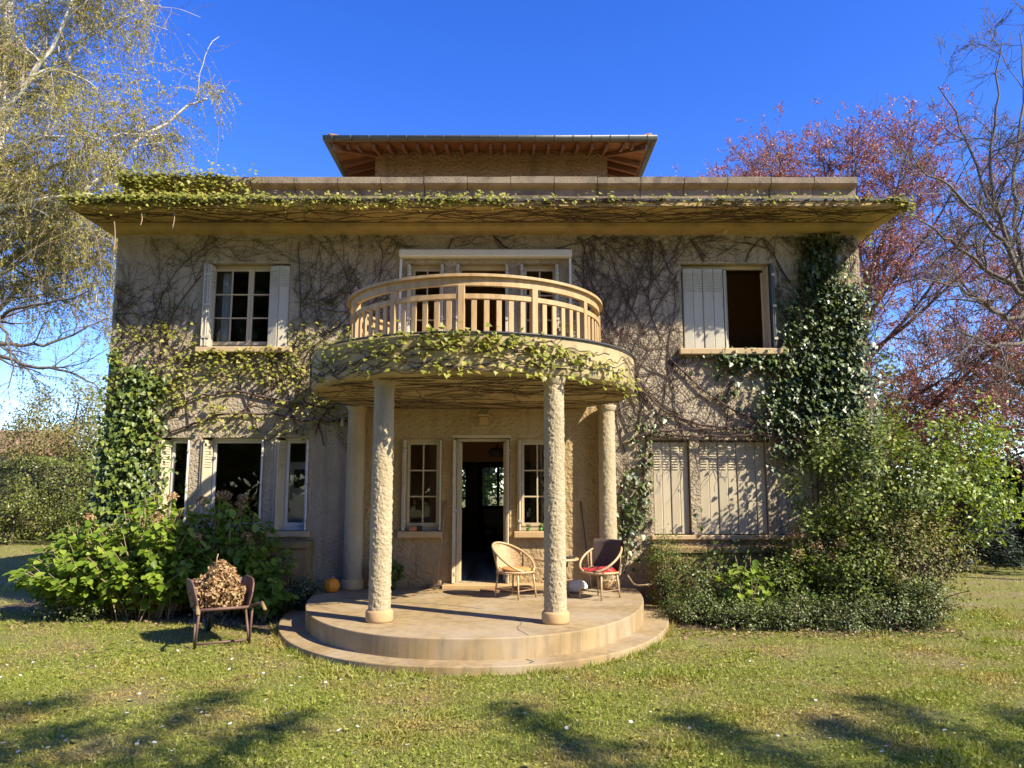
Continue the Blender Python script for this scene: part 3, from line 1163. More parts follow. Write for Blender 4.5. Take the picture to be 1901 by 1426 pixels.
def window(o, y, cols, rows, mat, casements=1, fw=.05, bar=.022, open_=False, bottom=.07):
    """frame at depth y filling the opening o; panes and glazing bars are children"""
    x0, x1, z0, z1 = o
    mb = MB()
    d = .05
    e = .003
    mb.box(x0 + e, x0 + fw, y, y + d, z0 + e, z1 - e)
    mb.box(x1 - fw, x1 - e, y, y + d, z0 + e, z1 - e)
    mb.box(x0 + fw, x1 - fw, y, y + d, z1 - fw, z1 - e)
    mb.box(x0 + fw, x1 - fw, y, y + d, z0 + e, z0 + bottom)
    w = mb.build('window', mat, villa)
    ix0, ix1, iz0, iz1 = x0 + fw, x1 - fw, z0 + bottom, z1 - fw
    cw = (ix1 - ix0) / casements
    st = .042
    for c in range(casements):
        a, b = ix0 + c * cw + .002, ix0 + (c + 1) * cw - .002
        mb = MB()
        ys, ye = y - .012, y + .036
        mb.box(a, a + st, ys, ye, iz0 + .002, iz1 - .002)
        mb.box(b - st, b, ys, ye, iz0 + .002, iz1 - .002)
        mb.box(a + st, b - st, ys, ye, iz1 - st, iz1 - .002)
        mb.box(a + st, b - st, ys, ye, iz0 + .002, iz0 + st * 1.3)
        mb.build('casement', mat, w)
        pa, pb, pc, pd = a + st, b - st, iz0 + st * 1.3, iz1 - st
        for i in range(1, cols):
            x = pa + (pb - pa) * i / cols
            pbox('glazing_bar', x - bar / 2, x + bar / 2, y - .004, y + .028, pc, pd, mat, w)
        for j in range(1, rows):
            z = pc + (pd - pc) * j / rows
            for i in range(cols):
                u0 = pa + (pb - pa) * i / cols + (bar / 2 if i else 0)
                u1 = pa + (pb - pa) * (i + 1) / cols - (bar / 2 if i < cols - 1 else 0)
                pbox('glazing_bar', u0, u1, y - .004, y + .028, z - bar / 2, z + bar / 2, mat, w)
        for i in range(cols):
            for j in range(rows):
                u0 = pa + (pb - pa) * i / cols + (bar / 2 if i else 0)
                u1 = pa + (pb - pa) * (i + 1) / cols - (bar / 2 if i < cols - 1 else 0)
                v0 = pc + (pd - pc) * j / rows + (bar / 2 if j else 0)
                v1 = pc + (pd - pc) * (j + 1) / rows - (bar / 2 if j < rows - 1 else 0)
                t = rng.normal(0, .004)
                MB().box(u0, u1, y + .010, y + .013, v0, v1).build('pane', M['glass'], w, (0, 0, 0))
    return w


def sill(x0, x1, z, out=.10, h=.11, mat='trim', y1=.14):
    return MB().box(x0, x1, -out, y1, z - h, z, .01).build('sill', M[mat], villa)


def panel_mesh(w, h, n_slots_x, slot_h, top_off=.05, groove=True):
    """shutter panel in the xz plane, front at y=0 (x 0..w, z 0..h), thickness 22 mm, stamped louvre slots"""
    mb = MB()
    mb.box(0, w, .004, .022, 0, h)
    mb.box(.006, w - .006, 0, .004, .006, h - .006)
    return mb


def shutter(origin, rz, w, h, mat, parent=None, slots=2, rows=8, seg=2, name='shutter'):
    """metal shutter leaf: seg vertical folded strips, rows of slots near the top"""
    root = MB()
    sw = w / seg
    root.box(0, w, .010, .022, 0, h)
    s = root.build(name, mat, villa, origin, (0, 0, rz))
    for k in range(seg):
        mb = MB()
        a, b = k * sw + .003, (k + 1) * sw - .003
        mb.add([(a, .010, 0.004), (b, .010, 0.004), (b - .008, 0, 0.004), (a + .008, 0, 0.004), (a, .010, h - .004), (b, .010, h - .004), (b - .008, 0, h - .004), (a + .008, 0, h - .004)],
               [(3, 2, 1, 0), (4, 5, 6, 7), (3, 7, 6, 2), (0, 4, 7, 3), (2, 6, 5, 1)])
        mb.build('strip', mat, s)
        if rows:
            lv = MB()
            for r in range(rows):
                z = h - .09 - r * .042
                for q in range(slots):
                    c = a + (b - a) * (q + .5) / slots
                    hw_ = (b - a) / slots * .36
                    # small hooded louvre: lip standing off the sheet
                    lv.add([(c - hw_, -.0005, z + .010), (c + hw_, -.0005, z + .010), (c + hw_, -.013, z - .004), (c - hw_, -.013, z - .004),
                            (c - hw_, -.0005, z - .008), (c + hw_, -.0005, z - .008)],
                           [(0, 3, 2, 1), (3, 4, 5, 2), (0, 4, 3), (1, 2, 5)])
            lv.build('louvres', mat, s)
    return s


def folded(x, y, z, h, side, mat, n=3, depth=.17, gap=.030):
    """leaves folded against the reveal, seen edge-on"""
    for k in range(n):
        shutter((x + side * (k * gap + (.0 if side > 0 else 0)), y + rng.normal(0, .006), z), math.radians(90) * 1 + rng.normal(0, .02), depth, h, mat, seg=1, slots=1, rows=7)
    for zz in (z + .15, z + h * .5, z + h - .17):
        xa, xb = sorted((x - side * .012, x + side * n * gap))
        pbox('hinge', xa, xb, y - .016, y - .004, zz - .02, zz + .02, M['shutter'], villa)


WP = M['window_paint']
window(O_PL, .07, 2, 3, WP)
window(O_PR, .07, 2, 3, WP)
sill(O_PL[0] - .07, O_PL[1] + .02, 1.16, .13, .10, 'plinth')
sill(O_PR[0] - .07, O_PR[1] + .07, 1.16, .13, .10, 'plinth')
for o in (O_PL, O_PR):
    folded(o[0] + .012, -.09, o[2] + .01, o[3] - o[2] - .03, 1, M['shutter_cream'], 2, .15, .024)
    folded(o[1] - .010, -.08, o[2] + .01, o[3] - o[2] - .03, -1, M['shutter_cream'], 1, .14, .024)
# french door frame, leaves opened inward
mb = MB()
x0, x1, z0, z1 = O_DOOR
mb.box(x0 + .04, x0 + .09, .10, .17, z0, z1 - .05).box(x1 - .07, x1 - .02, .10, .17, z0, z1 - .05).box(x0 + .04, x1 - .02, .10, .17, z1 - .05, z1 - .002)
door = mb.build('door_frame', WP, villa)
for side, xx in ((1, x0 + .10), (-1, x1 - .08)):
    mb = MB()
    for a in (0, .36):
        mb.box(-.018, .018, a, a + .055, 0, z1 - z0 - .08)
    for zz in (0, .50, 1.0, 1.5, z1 - z0 - .14):
        mb.box(-.016, .016, .055, .36, zz, zz + .055)
    lf = mb.build('door_leaf', WP, villa, (xx, .17, z0 + .012), (0, 0, math.radians(12 * side)))
    MB().box(-.002, .002, .055, .36, .55, z1 - z0 - .14).build('pane', M['glass'], lf)
folded(x0 + .012, -.10, z0 + .01, z1 - z0 - .04, 1, M['shutter_cream'], 2, .17, .022)
folded(x1 - .010, -.10, z0 + .01, z1 - z0 - .04, -1, M['shutter_cream'], 2, .17, .022)
MB().box(-.50, .44, -.022, .10, z1 - .0, z1 + .05).build('lintel', WP, villa)
# wall lamp over the door
wl = MB().box(-.075, .075, -.14, -.015, 2.83, 2.96, .012).build('wall_lamp', M['soffit'], villa)
MB().box(-.085, .085, -.15, -.014, 2.962, 2.985).build('lamp_cap', M['trim'], wl)

# upper left window with folded shutters
window(O_UL, .15, 2, 3, WP, 2)
sill(O_UL[0] - .09, O_UL[1] + .09, 4.09, .10, .09)
folded(O_UL[0] + .015, -.10, 4.10, 1.36, 1, M['shutter'], 4, .22, .030)
shutter((O_UL[1] - .34, .02, 4.10), math.radians(-14), .17, 1.36, M['shutter'], seg=1, slots=1, rows=7)
shutter((O_UL[1] - .165, -.03, 4.10), math.radians(10), .16, 1.36, M['shutter'], seg=1, slots=1, rows=7)
# curtain behind the left panes
mb = MB()
cp = [(O_UL[0] + .17 + .02 * k, .27 + .02 * math.sin(k * 1.9)) for k in range(9)]
mb.add([(x, y, 4.15) for x, y in cp] + [(x, y, 5.42) for x, y in cp], [(k, k + 1, k + 10, k + 9) for k in range(8)], True)
mb.add([(x, y + .004, 4.15) for x, y in cp] + [(x, y + .004, 5.42) for x, y in cp], [(k + 9, k + 10, k + 1, k) for k in range(8)], True)
tag(mb.build('curtain', M['grey_cloth']), 'pale grey blue curtain hanging behind the panes of the creeper-framed upper window', 'curtain')

# upper right window: left half shuttered, right half standing open
sill(O_UR[0] - .08, O_UR[1] + .16, 4.06, .13, .10, 'trim')
mb = MB()
xx0, xx1, zz0, zz1 = O_UR
mb.box(xx0 + .003, xx0 + .05, .15, .20, zz0, zz1 - .05).box(xx1 - .10, xx1 - .05, .15, .20, zz0, zz1 - .05).box(xx0 + .003, xx1 - .05, .15, .20, zz1 - .06, zz1 - .003)
mb.build('window', WP, villa)
for k in range(4):
    shutter((xx0 + .035 + k * .167, .05 + .006 * (k % 2), zz0 + .01), math.radians((-2, 2)[k % 2]), .165, 1.36, M['shutter'], seg=1, slots=2, rows=8)
shutter((xx0 + .035 + .70, .07, zz0 + .01), math.radians(62), .165, 1.36, M['shutter'], seg=1, slots=1, rows=0)
mb = MB()          # open casement seen edge-on inside
for a in (0, .42):
    mb.box(-.018, .018, a, a + .05, 0, 1.28)
for zz in (0, .40, .82, 1.22):
    mb.box(-.016, .016, .05, .42, zz, zz + .05)
for xo, rz in ((xx0 + .77, -8), (xx1 - .12, -24)):
    c = MB()
    c.v, c.f, c.s = list(mb.v), list(mb.f), list(mb.s)
    cs = c.build('casement', WP, villa, (xo, .205, zz0 + .06), (0, 0, math.radians(rz)))
    MB().box(-.002, .002, .05, .42, .05, 1.22).build('pane', M['glass'], cs)
folded(xx1 - .015, -.11, zz0 + .01, 1.38, -1, M['zinc'], 2, .20, .022)
shutter((xx1 - .075, -.02, zz0 + .01), math.radians(82), .17, 1.38, M['shutter_cream'], seg=1, slots=2, rows=8)

# balcony windows under a roller blind box
MB().box(-1.40, 1.43, -.16, -.003, 5.575, 5.70, .02).build('blind_box', M['white_paint'], villa)
for x in (-1.375, 1.405):
    MB().box(x - .018, x + .018, -.07, -.003, 3.59, 5.574).build('blind_rail', M['white_paint'], villa)
window(O_BL, .14, 2, 4, WP)
window(O_BR, .14, 2, 4, WP)
x0, x1, z0, z1 = O_BC
mb = MB()
mb.box(x0 + .003, x0 + .06, .14, .20, z0, z1 - .06).box(x1 - .06, x1 - .003, .14, .20, z0, z1 - .06).box(x0 + .003, x1 - .003, .14, .20, z1 - .07, z1 - .003)
mb.build('door_frame', WP, villa)
for o in (O_BL, O_BC, O_BR):
    folded(o[0] + .012, -.08, o[2] + .01, o[3] - o[2] - .04, 1, M['shutter'], 2, .15, .022)
    folded(o[1] - .012, -.08, o[2] + .01, o[3] - o[2] - .04, -1, M['shutter'], 2, .15, .022)

# lower left group: three single lights, shutters folded to the left of each
for o in O_L:
    wd = (o[0] + .10, o[1] - .012, o[2], o[3])
    window(wd, .16, 1, 1, M['white_paint'], 1, .04)
    shutter((o[0] + .012, -.03, o[2] + .01), math.radians(62), .20, o[3] - o[2] - .05, M['shutter_cream'], seg=1, slots=1, rows=9)
    shutter((o[0] + .055, -.05, o[2] + .01), math.radians(66), .20, o[3] - o[2] - .05, M['shutter_cream'], seg=1, slots=1, rows=9)
    folded(o[1] - .010, -.03, o[2] + .01, o[3] - o[2] - .05, -1, M['white_paint'], 1, .18, .02)
sill(O_L[0][0] - .06, O_L[2][1] + .06, 1.16, .09, .09)
# white cupboard door seen through the right light
cup = thing('cupboard', 'white panelled cupboard with small glazed top, seen through the window nearest the porch', 'cupboard', (-2.98, .42, .335))
mb = MB()
mb.box(-.24, .12, 0, .04, 0, 1.92).box(-.205, .085, -.008, 0, .10, .85).box(-.205, .085, -.008, 0, .95, 1.40)
mb.build('door', M['white_paint'], cup)
MB().box(-.15, .03, -.004, -.001, 1.50, 1.80).build('pane', M['black'], cup)
MB().box(-.24, .12, .05, .45, 0, 1.92).build('cabinet', M['white_paint'], cup)

# lower right group: closed metal shutters
for o, n in zip(O_R, (4, 7, 4)):
    w = (o[1] - o[0] - .02) / n
    for k in range(n):
        shutter((o[0] + .010 + k * w, .055 + (.008 if k % 2 else 0) + rng.normal(0, .002), o[2] + .008), math.radians((-2.5, 2.5)[k % 2]), w - .003, o[3] - o[2] - .04, M['shutter_cream'], seg=1, slots=1, rows=9)
    mb = MB().box(o[0] + .003, o[0] + .03, .10, .16, o[2], o[3] - .003).box(o[1] - .03, o[1] - .003, .10, .16, o[2], o[3] - .003).box(o[0] + .03, o[1] - .03, .10, .16, o[3] - .03, o[3] - .003)
    mb.build('shutter_frame', M['rust'], villa)
sill(O_R[0][0] - .06, O_R[2][1] + .06, 1.10, .09, .07)
pbox('partition', 2.7, 5.25, .30, .338, 1.0, 2.7, M['inner'], villa)

# back entrance door with glazed panels
mb = MB()
y = 7.72
mb.box(-.42, .62, y, y + .05, .335, 1.40).box(-.42, .62, y, y + .05, 2.37, 2.55)
for a, b in ((-.42, -.31), (.055, .125), (.49, .62)):
    mb.box(a, b, y, y + .05, 1.40, 2.37)
bd = mb.build('back_door', M['dark_wood'], villa)
for a in (-.31, .125):
    for k in (1, ):
        pbox('glazing_bar', a + .18 - .007, a + .18 + .007, y + .005, y + .03, 1.40, 2.37, M['dark_wood'], bd)
    for k in (1, 2):
        pbox('glazing_bar', a, a + .36, y + .031, y + .05, 1.40 + .97 * k / 3 - .007, 1.40 + .97 * k / 3 + .007, M['dark_wood'], bd)
    pbox('pane', a, a + .36, y + .015, y + .018, 1.40, 2.37, M['glass'], bd)
mb = MB()
mb.box(-1.05, -1.0, y, y + .05, 1.3, 2.4).box(-.75, -.70, y, y + .05, 1.3, 2.4)
for k in range(5):
    mb.box(-1.0, -.75, y, y + .05, 1.3 + k * .2625, 1.3 + k * .2625 + .05)
wb = mb.build('window', M['dark_wood'], villa)
pbox('pane', -1.0, -.75, y + .02, y + .023, 1.3, 2.4, M['glass'], wb)

# stone planters under the window groups


def planter(x0, x1, y0, z0, z1, label):
    t = thing('stone_planter', label, 'planter', (0, 0, 0))
    rows = [(z0, z0 + .33), (z0 + .335, z1 - .105)]
    for r, (a, b) in enumerate(rows):
        x = x0 + (0 if r == 0 else -.0)
        while x < x1 - .02:
            w = rng.uniform(.34, .58)
            e = min(x + w, x1)
            if x1 - e < .15:
                e = x1
            MB().box(x, e - .008, y0 + rng.uniform(0, .012), -.004, a, b, .012).build('stone_block', M['yellow_stone'], t)
            x = e
    x = x0 - .02
    while x < x1:
        e = min(x + rng.uniform(.7, 1.0), x1 + .03)
        if x1 + .03 - e < .25:
            e = x1 + .03
        MB().box(x, e - .006, y0 - .035, -.004, z1 - .10, z1 + rng.uniform(-.004, .004), .014).build('coping_stone', M['yellow_stone'], t)
        x = e
    return t


planter(-5.35, -2.66, -.42, 0.0, 1.02, 'yellow stone planter half hidden by hydrangea below the creeper-clad windows')
planter(2.62, 5.4, -.42, 0.0, .95, 'stone planter below closed cream shutters, littered with dead leaves')

# ================================================================ THINGS ON THE TERRACE
def rattan_chair(label, loc, rz, group='rattan chairs on the terrace'):
    """front of the chair is local -y"""
    t = thing('rattan_chair', label, 'chair', loc, rz, group)
    W, Dp, SZ = .27, .26, .36
    cane, dark = M['rattan'], M['rattan_dark']
    # seat: round, woven, with rim
    pts = [(W * math.cos(a), Dp * math.sin(a), SZ) for a in np.linspace(0, 2 * math.pi, 28, endpoint=False)]
    MB().tube(pts, .016, 7, True).build('seat_rim', cane, t)
    mb = MB()
    mb.lathe([(.02, SZ - .012), (.25, SZ - .004), (.25, SZ + .006), (.02, SZ - .002)], 0, 0, 24)
    mb.build('seat', M['weave'], t)
    wraps = MB()
    for a in np.linspace(0, 2 * math.pi, 44, endpoint=False):
        c = np.array([W * math.cos(a), Dp * math.sin(a), SZ - .008])
        wraps.tube([c + [0, 0, .018], c + [math.cos(a) * .012, math.sin(a) * .012, 0], c + [0, 0, -.022]], .006, 4)
    w_ = wraps.build('seat_binding', dark, t)
    w_['kind'] = 'stuff'

    def hoop(th):      # th 0 at the front left of the arms, 1 at front right, .5 top of the back
        a = -math.pi * .5 + 2 * math.pi * (th * .88 + .06)
        up = (1 - math.cos(2 * math.pi * th)) / 2
        r = 1 + .22 * up
        return np.array([-math.sin(2 * math.pi * (th * .88 + .06)) * W * (1.0 + .16 * up) * -1, -math.cos(2 * math.pi * (th * .88 + .06)) * Dp * (1 + .38 * up), SZ + .02 + .36 * up ** .85])
    H = np.array([hoop(x) for x in np.linspace(0, 1, 33)])
    MB().tube(H, .017, 8).build('arm_hoop', cane, t)
    # woven back between seat and hoop
    ths = np.linspace(.30, .70, 13)
    V, F = [], []
    for x in ths:
        top = hoop(x)
        a = math.atan2(top[1], top[0])
        bot = np.array([math.cos(a) * W * .98, math.sin(a) * Dp * .98, SZ + .012])
        for k in range(6):
            f = k / 5
            p = bot * (1 - f) + (top - [0, 0, .012]) * f
            V.append(p)
    n = len(ths)
    F = [(i * 6 + k, (i + 1) * 6 + k, (i + 1) * 6 + k + 1, i * 6 + k + 1) for i in range(n - 1) for k in range(5)]
    V2 = [np.array(p) * [1.02, 1.02, 1] + [0, .004, 0] for p in V]
    MB().add(V, F, True).add(V2, [f[::-1] for f in F], True).build('backrest', M['weave'], t)
    for x in (.28, .5, .72):
        top = hoop(x)
        a = math.atan2(top[1], top[0])
        bot = np.array([math.cos(a) * W, math.sin(a) * Dp, SZ])
        MB().tube([bot * [1.03, 1.03, 1], (bot + top) / 2 * [1.06, 1.06, 1], top * [1.02, 1.02, 1]], .010, 6).build('back_cane', dark, t)
    feet = []
    for a in (-130, -50, 50, 130):
        A = math.radians(a)
        p = np.array([W * .93 * math.cos(A + 0), Dp * .93 * math.sin(A), SZ - .005])
        f = np.array([W * 1.08 * math.cos(A), Dp * 1.12 * math.sin(A), 0])
        feet.append((p, f))
        MB().tube([p, (p + f) / 2, f], [.015, .014, .013], 7).build('leg', cane, t)
    for i in range(4):
        (p0, f0), (p1, f1) = feet[i], feet[(i + 1) % 4]
        a = p0 + (f0 - p0) * .68
        b_ = p1 + (f1 - p1) * .68
        MB().tube([a, b_], .009, 6).build('stretcher', dark, t)
        mid = (p0 + p1) / 2
        mid = mid / np.linalg.norm(mid[:2]) * .27
        c0 = p0 + (f0 - p0) * .42
        MB().tube(poly([c0, p0 * .75 + mid * .25 + np.array([0, 0, SZ * .25 - .03]), np.array([mid[0], mid[1], SZ - .02])], 7), .007, 5).build('brace', dark, t)
    return t


ch1 = rattan_chair('round-backed rattan chair with orange seat cushion beside the doormat', (.50, -1.12, TERR_Z), math.radians(48))
mb = MB()
mb.lathe([(.10, 0), (.20, .006), (.215, .022), (.20, .038), (.05, .045)], 0, 0, 24)
tag(mb.build('seat_cushion', M['orange_cushion'], None, (.51, -1.13, TERR_Z + .367), (.04, .02, .3)), 'round orange cushion lying on a rattan chair seat', 'cushion')
ch2 = rattan_chair('rattan chair with a dark brown cloth over its back, red plaid on its seat', (1.68, -1.20, TERR_Z), math.radians(-42))
# brown cloth draped over the back of the second chair
V, F = [], []
nx_, nz_ = 11, 9
for i in range(nx_):
    for j in range(nz_):
        f = i / (nx_ - 1) - .5
        g = j / (nz_ - 1)
        V.append((f * (.44 + .04 * g), .195 + .075 * g - .20 * abs(f) ** 2 + .006 * math.sin(7 * f + 3 * g), .40 + .40 * g))
for j in range(4):
    for i in range(nx_):
        f = i / (nx_ - 1) - .5
        V.append((f * .48, .30 + .012 * j - .20 * f * f, .80 - .015 - .07 * j))
cols = []
for i in range(nx_):
    cols.append([i * nz_ + j for j in range(nz_)] + [nx_ * nz_ + j * nx_ + i for j in range(4)])
F = [(cols[i][k], cols[i + 1][k], cols[i + 1][k + 1], cols[i][k + 1]) for i in range(nx_ - 1) for k in range(nz_ + 3)]
V2 = [(x, y - .007, z) if k < nx_ * nz_ else (x, y + .007, z) for k, (x, y, z) in enumerate(V)]
cl = MB().add(V, [f[::-1] for f in F], True).add(V2, F, True)
tag(cl.build('brown_cloth', M['brown_cloth'], None, (1.68, -1.20, TERR_Z), (0, 0, math.radians(-42))), 'dark brown woven cloth draped over a rattan chair back', 'cloth')
# red plaid blanket folded on that seat
V, F = [], []
n = 15
for i in range(n):
    for j in range(n):
        x, y = -.21 + .42 * i / (n - 1), -.20 + .36 * j / (n - 1)
        edge = min(1, 6 * min(i, n - 1 - i, j, n - 1 - j) / (n - 1))
        z = .372 + edge * (.05 + .035 * mnoise.noise(Vector((x * 7, y * 9, 2))) + .02 * math.sin(13 * x + 6 * y))
        V.append((x, y, z))
F = [(i * n + j, (i + 1) * n + j, (i + 1) * n + j + 1, i * n + j + 1) for i in range(n - 1) for j in range(n - 1)]
mb = MB().add(V, F, True)
bot = [(x, y, .37) for x, y, z in V]
mb.add(bot, [f[::-1] for f in F])
tag(mb.build('plaid_blanket', M['plaid'], None, (1.68, -1.20, TERR_Z), (0, 0, math.radians(-42))), 'folded red and black plaid blanket on a rattan chair seat', 'blanket')

tb = thing('rattan_table', 'round rattan side table standing between the two rattan chairs', 'table', (1.10, -.86, TERR_Z))
MB().lathe([(.10, .485), (.30, .49), (.315, .50), (.315, .512), (.30, .52)], 0, 0, 36).build('table_top', M['rattan'], tb)
MB().tube([(.315 * math.cos(a), .315 * math.sin(a), .505) for a in np.linspace(0, 2 * math.pi, 36, endpoint=False)], .016, 7, True).build('rim', M['rattan'], tb)
for a in (40, 130, 220, 310):
    A = math.radians(a)
    MB().tube([(.22 * math.cos(A), .22 * math.sin(A), .49), (.20 * math.cos(A), .20 * math.sin(A), .3), (.25 * math.cos(A), .25 * math.sin(A), 0)], .014, 7).build('leg', M['rattan_dark'], tb)
MB().tube([(.205 * math.cos(a), .205 * math.sin(a), .22) for a in np.linspace(0, 2 * math.pi, 24, endpoint=False)], .009, 6, True).build('stretcher', M['rattan_dark'], tb)
tag(MB().lathe([(.08, .0), (.105, .004), (.115, .018), (.108, .018), (.095, .008), (.02, .007)], 0, 0, 28).build('dark_dish', M['black'], None, (1.26, -.92, TERR_Z + .521)), 'small dark dish on the round rattan table', 'dish')

sk = MB()
V = []
nu, nv = 20, 10
for j in range(nv):
    ph = math.pi * j / (nv - 1)
    for i in range(nu):
        th = 2 * math.pi * i / nu
        x = .20 * math.sin(ph) ** .8 * math.cos(th)
        y = .15 * math.sin(ph) ** .8 * math.sin(th)
        z = .09 - .09 * math.cos(ph)
        q = mnoise.noise(Vector((x * 8, y * 8, z * 8))) * .018
        V.append((x * (1 + q * 6), y * (1 + q * 6), max(0, z + q * (0 if j in (0,) else 1))))
F = [(j * nu + i, j * nu + (i + 1) % nu, (j + 1) * nu + (i + 1) % nu, (j + 1) * nu + i) for j in range(nv - 1) for i in range(nu)]
sk.add(V, F, True)
tag(sk.build('cushion', M['grey_cloth'], None, (1.38, -.62, TERR_Z), (0, 0, -.4)), 'pale grey cushion lying on the terrace floor behind the rattan table', 'cushion')

# broom leaning beside the door
br = thing('broom', 'long-handled wooden broom leaning on the wall beside the open door', 'broom', (-.70, -.16, TERR_Z))
MB().tube([(0, 0, .055), (.03, .045, .5), (.105, .118, 1.32)], .0125, 8).build('handle', M['broom'], br)
MB().box(-.17, .15, -.03, .03, .03, .062, .006).build('head', M['dark_stick'], br)
bb = MB()
for k in range(60):
    x, y = rng.uniform(-.165, .145), rng.uniform(-.026, .026)
    bb.bar((x, y, .034), (x + rng.normal(0, .006), y * 1.3, 0.0), .006, .006, (0, 1, 0))
q = bb.build('bristles', M['bristle'], br)
q['kind'] = 'stuff'
ds = at(1093, 1052, -.16)
tag(MB().tube(poly([(1.66, -.20, TERR_Z), (1.60, -.09, .95), (1.53, -.025, 1.62)], 8), .012, 7).build('walking_stick', M['dark_stick']), 'thin dark stick leaning on the porch wall behind the rattan chairs', 'stick')

# door mat
mt = MB()
mt.box(-.02, .78, -.58, -.275, TERR_Z, TERR_Z + .022, .006)
mt_o = tag(mt.build('doormat', M['coir']), 'brown coir doormat on the terrace at the open door', 'doormat')

# pumpkin
V, F = [], []
nu, nv = 32, 14
for j in range(nv):
    ph = math.pi * j / (nv - 1)
    for i in range(nu):
        th = 2 * math.pi * i / nu
        r = .118 * math.sin(ph) * (1 + .035 * math.cos(8 * th))
        V.append((r * math.cos(th), r * math.sin(th), .112 - .112 * math.cos(ph) * (1 - .12 * math.exp(-(math.sin(ph) * 3) ** 2))))
F = [(j * nu + i, j * nu + (i + 1) % nu, (j + 1) * nu + (i + 1) % nu, (j + 1) * nu + i) for j in range(nv - 1) for i in range(nu)]
pk = thing('pumpkin', 'round orange pumpkin on the terrace beside a rear column', 'pumpkin', (-2.22, -.60, TERR_Z - .012))
MB().add(V, F, True).build('fruit', M['pumpkin'], pk)
MB().tube([(0, 0, .2), (.008, .005, .228), (.025, .01, .245)], [.016, .012, .010], 7).build('stalk', M['cane'], pk)

# potted plant between the left columns
pp = thing('potted_plant', 'bushy dark green plant in a low pot against the porch wall', 'potted plant', (-1.42, -.30, TERR_Z))
MB().lathe([(.09, 0), (.115, .10), (.125, .11), (.125, .13), (.105, .13), (.10, .09)], 0, 0, 24).build('pot', M['dark_stick'], pp)
n = 260
P = unit(randn(n)) * rng.uniform(.35, 1, (n, 1)) ** .5 * [.19, .17, .16] + [0, 0, .26]
Dv = unit(P - [0, 0, .16]) + randn(n) * .2
foliage(pp, 'foliage', P, unit(randn(n) * .6 + [0, -.3, 1]), Dv, rng.uniform(.05, .09, n), L_OVAL, M['ivy_light'])

# things on the porch window sills
ci = thing('garden_tool_box', 'small red and black box on the left porch window sill', 'box', (-1.06, -.055, 1.16))
MB().box(-.10, .02, -.04, .04, 0, .075, .01).build('body', M['terracotta'], ci)
MB().box(.022, .10, -.035, .035, 0, .085, .01).build('cap', M['black'], ci)
for k, x in enumerate((.70, .90)):
    g = thing('green_pot', ('small green potted sprig nearer the door on the porch window sill', 'small green potted sprig half behind the column on the porch sill')[k], 'pot', (x, -.06, 1.16), 0, 'green pots on the right porch sill')
    MB().lathe([(.024, 0), (.032, .05), (.026, .052), (.02, .01)], 0, 0, 14).build('cup', M['green_glass'], g)
    n = 26
    P = randn(n) * [.018, .018, .022] + [0, 0, .075]
    foliage(g, 'foliage', P, randn(n) + [0, -.5, .6], randn(n) + [0, 0, 1.], rng.uniform(.025, .045, n), L_OVAL, M['ivy_light'])

# armchair and lamp in the hall
ac = thing('armchair', 'dark wooden armchair in the dim hall beyond the open door', 'armchair', (.25, 5.4, .355), math.radians(25))
MB().box(-.3, .3, -.3, .3, .30, .42, .03).build('seat', M['dark_wood'], ac)
MB().add([(-.3, .24, .42), (.3, .24, .42), (.3, .42, 1.0), (-.3, .42, 1.0), (-.3, .32, .42), (.3, .32, .42), (.3, .48, 1.0), (-.3, .48, 1.0)],
         [(0, 1, 2, 3), (7, 6, 5, 4), (0, 4, 5, 1), (1, 5, 6, 2), (2, 6, 7, 3), (3, 7, 4, 0)]).build('backrest', M['grey_cloth'], ac)
for sx_ in (-1, 1):
    MB().bar((sx_ * .32, -.3, .58), (sx_ * .32, .34, .6), .05, .03).build('armrest', M['dark_wood'], ac)
    for yy in (-.26, .28):
        MB().tube([(sx_ * .31, yy, .58 if yy < 0 else .45), (sx_ * .33, yy * 1.1, 0)], .02, 7).build('leg', M['dark_wood'], ac)
pl = thing('pendant_lamp', 'dark round pendant lamp hanging in the hall behind the door', 'lamp', (.18, 1.6, 2.38))
MB().lathe([(.05, 0), (.13, .03), (.16, .09), (.13, .15), (.03, .18)], 0, 0, 24).build('shade', M['brown_cloth'], pl)
MB().tube([(0, 0, .17), (0, 0, .48)], .006, 6).build('cord', M['black'], pl)

# ================================================================ WHEELBARROW
wb_ = thing('wheelbarrow', 'old brown metal wheelbarrow standing on the lawn, filled with dried flower heads', 'wheelbarrow', (-3.08, -2.72, 0), math.radians(30))
RM = M['rust']


def side_panel(x, out):
    pts = []
    for (y, z) in [(-.32, .42), (-.34, .60), (-.28, .70), (-.16, .735), (.22, .735), (.34, .70), (.38, .58), (.34, .42)]:
        pts.append((y, z))
    V = [(x + out * (z - .42) * .22, y, z) for y, z in pts] + [(x + out * ((z - .42) * .22 + .012), y, z) for y, z in pts]
    n = len(pts)
    F = [tuple(range(n)), tuple(range(n, 2 * n))[::-1]] + [(i, n + i, n + (i + 1) % n, (i + 1) % n) for i in range(n)]
    MB().add(V, F).build('side_panel', RM, wb_)
    MB().tube(poly([(x + out * ((z - .42) * .22 + .006), y, z) for y, z in pts], 24), .012, 6).build('panel_edge', RM, wb_)


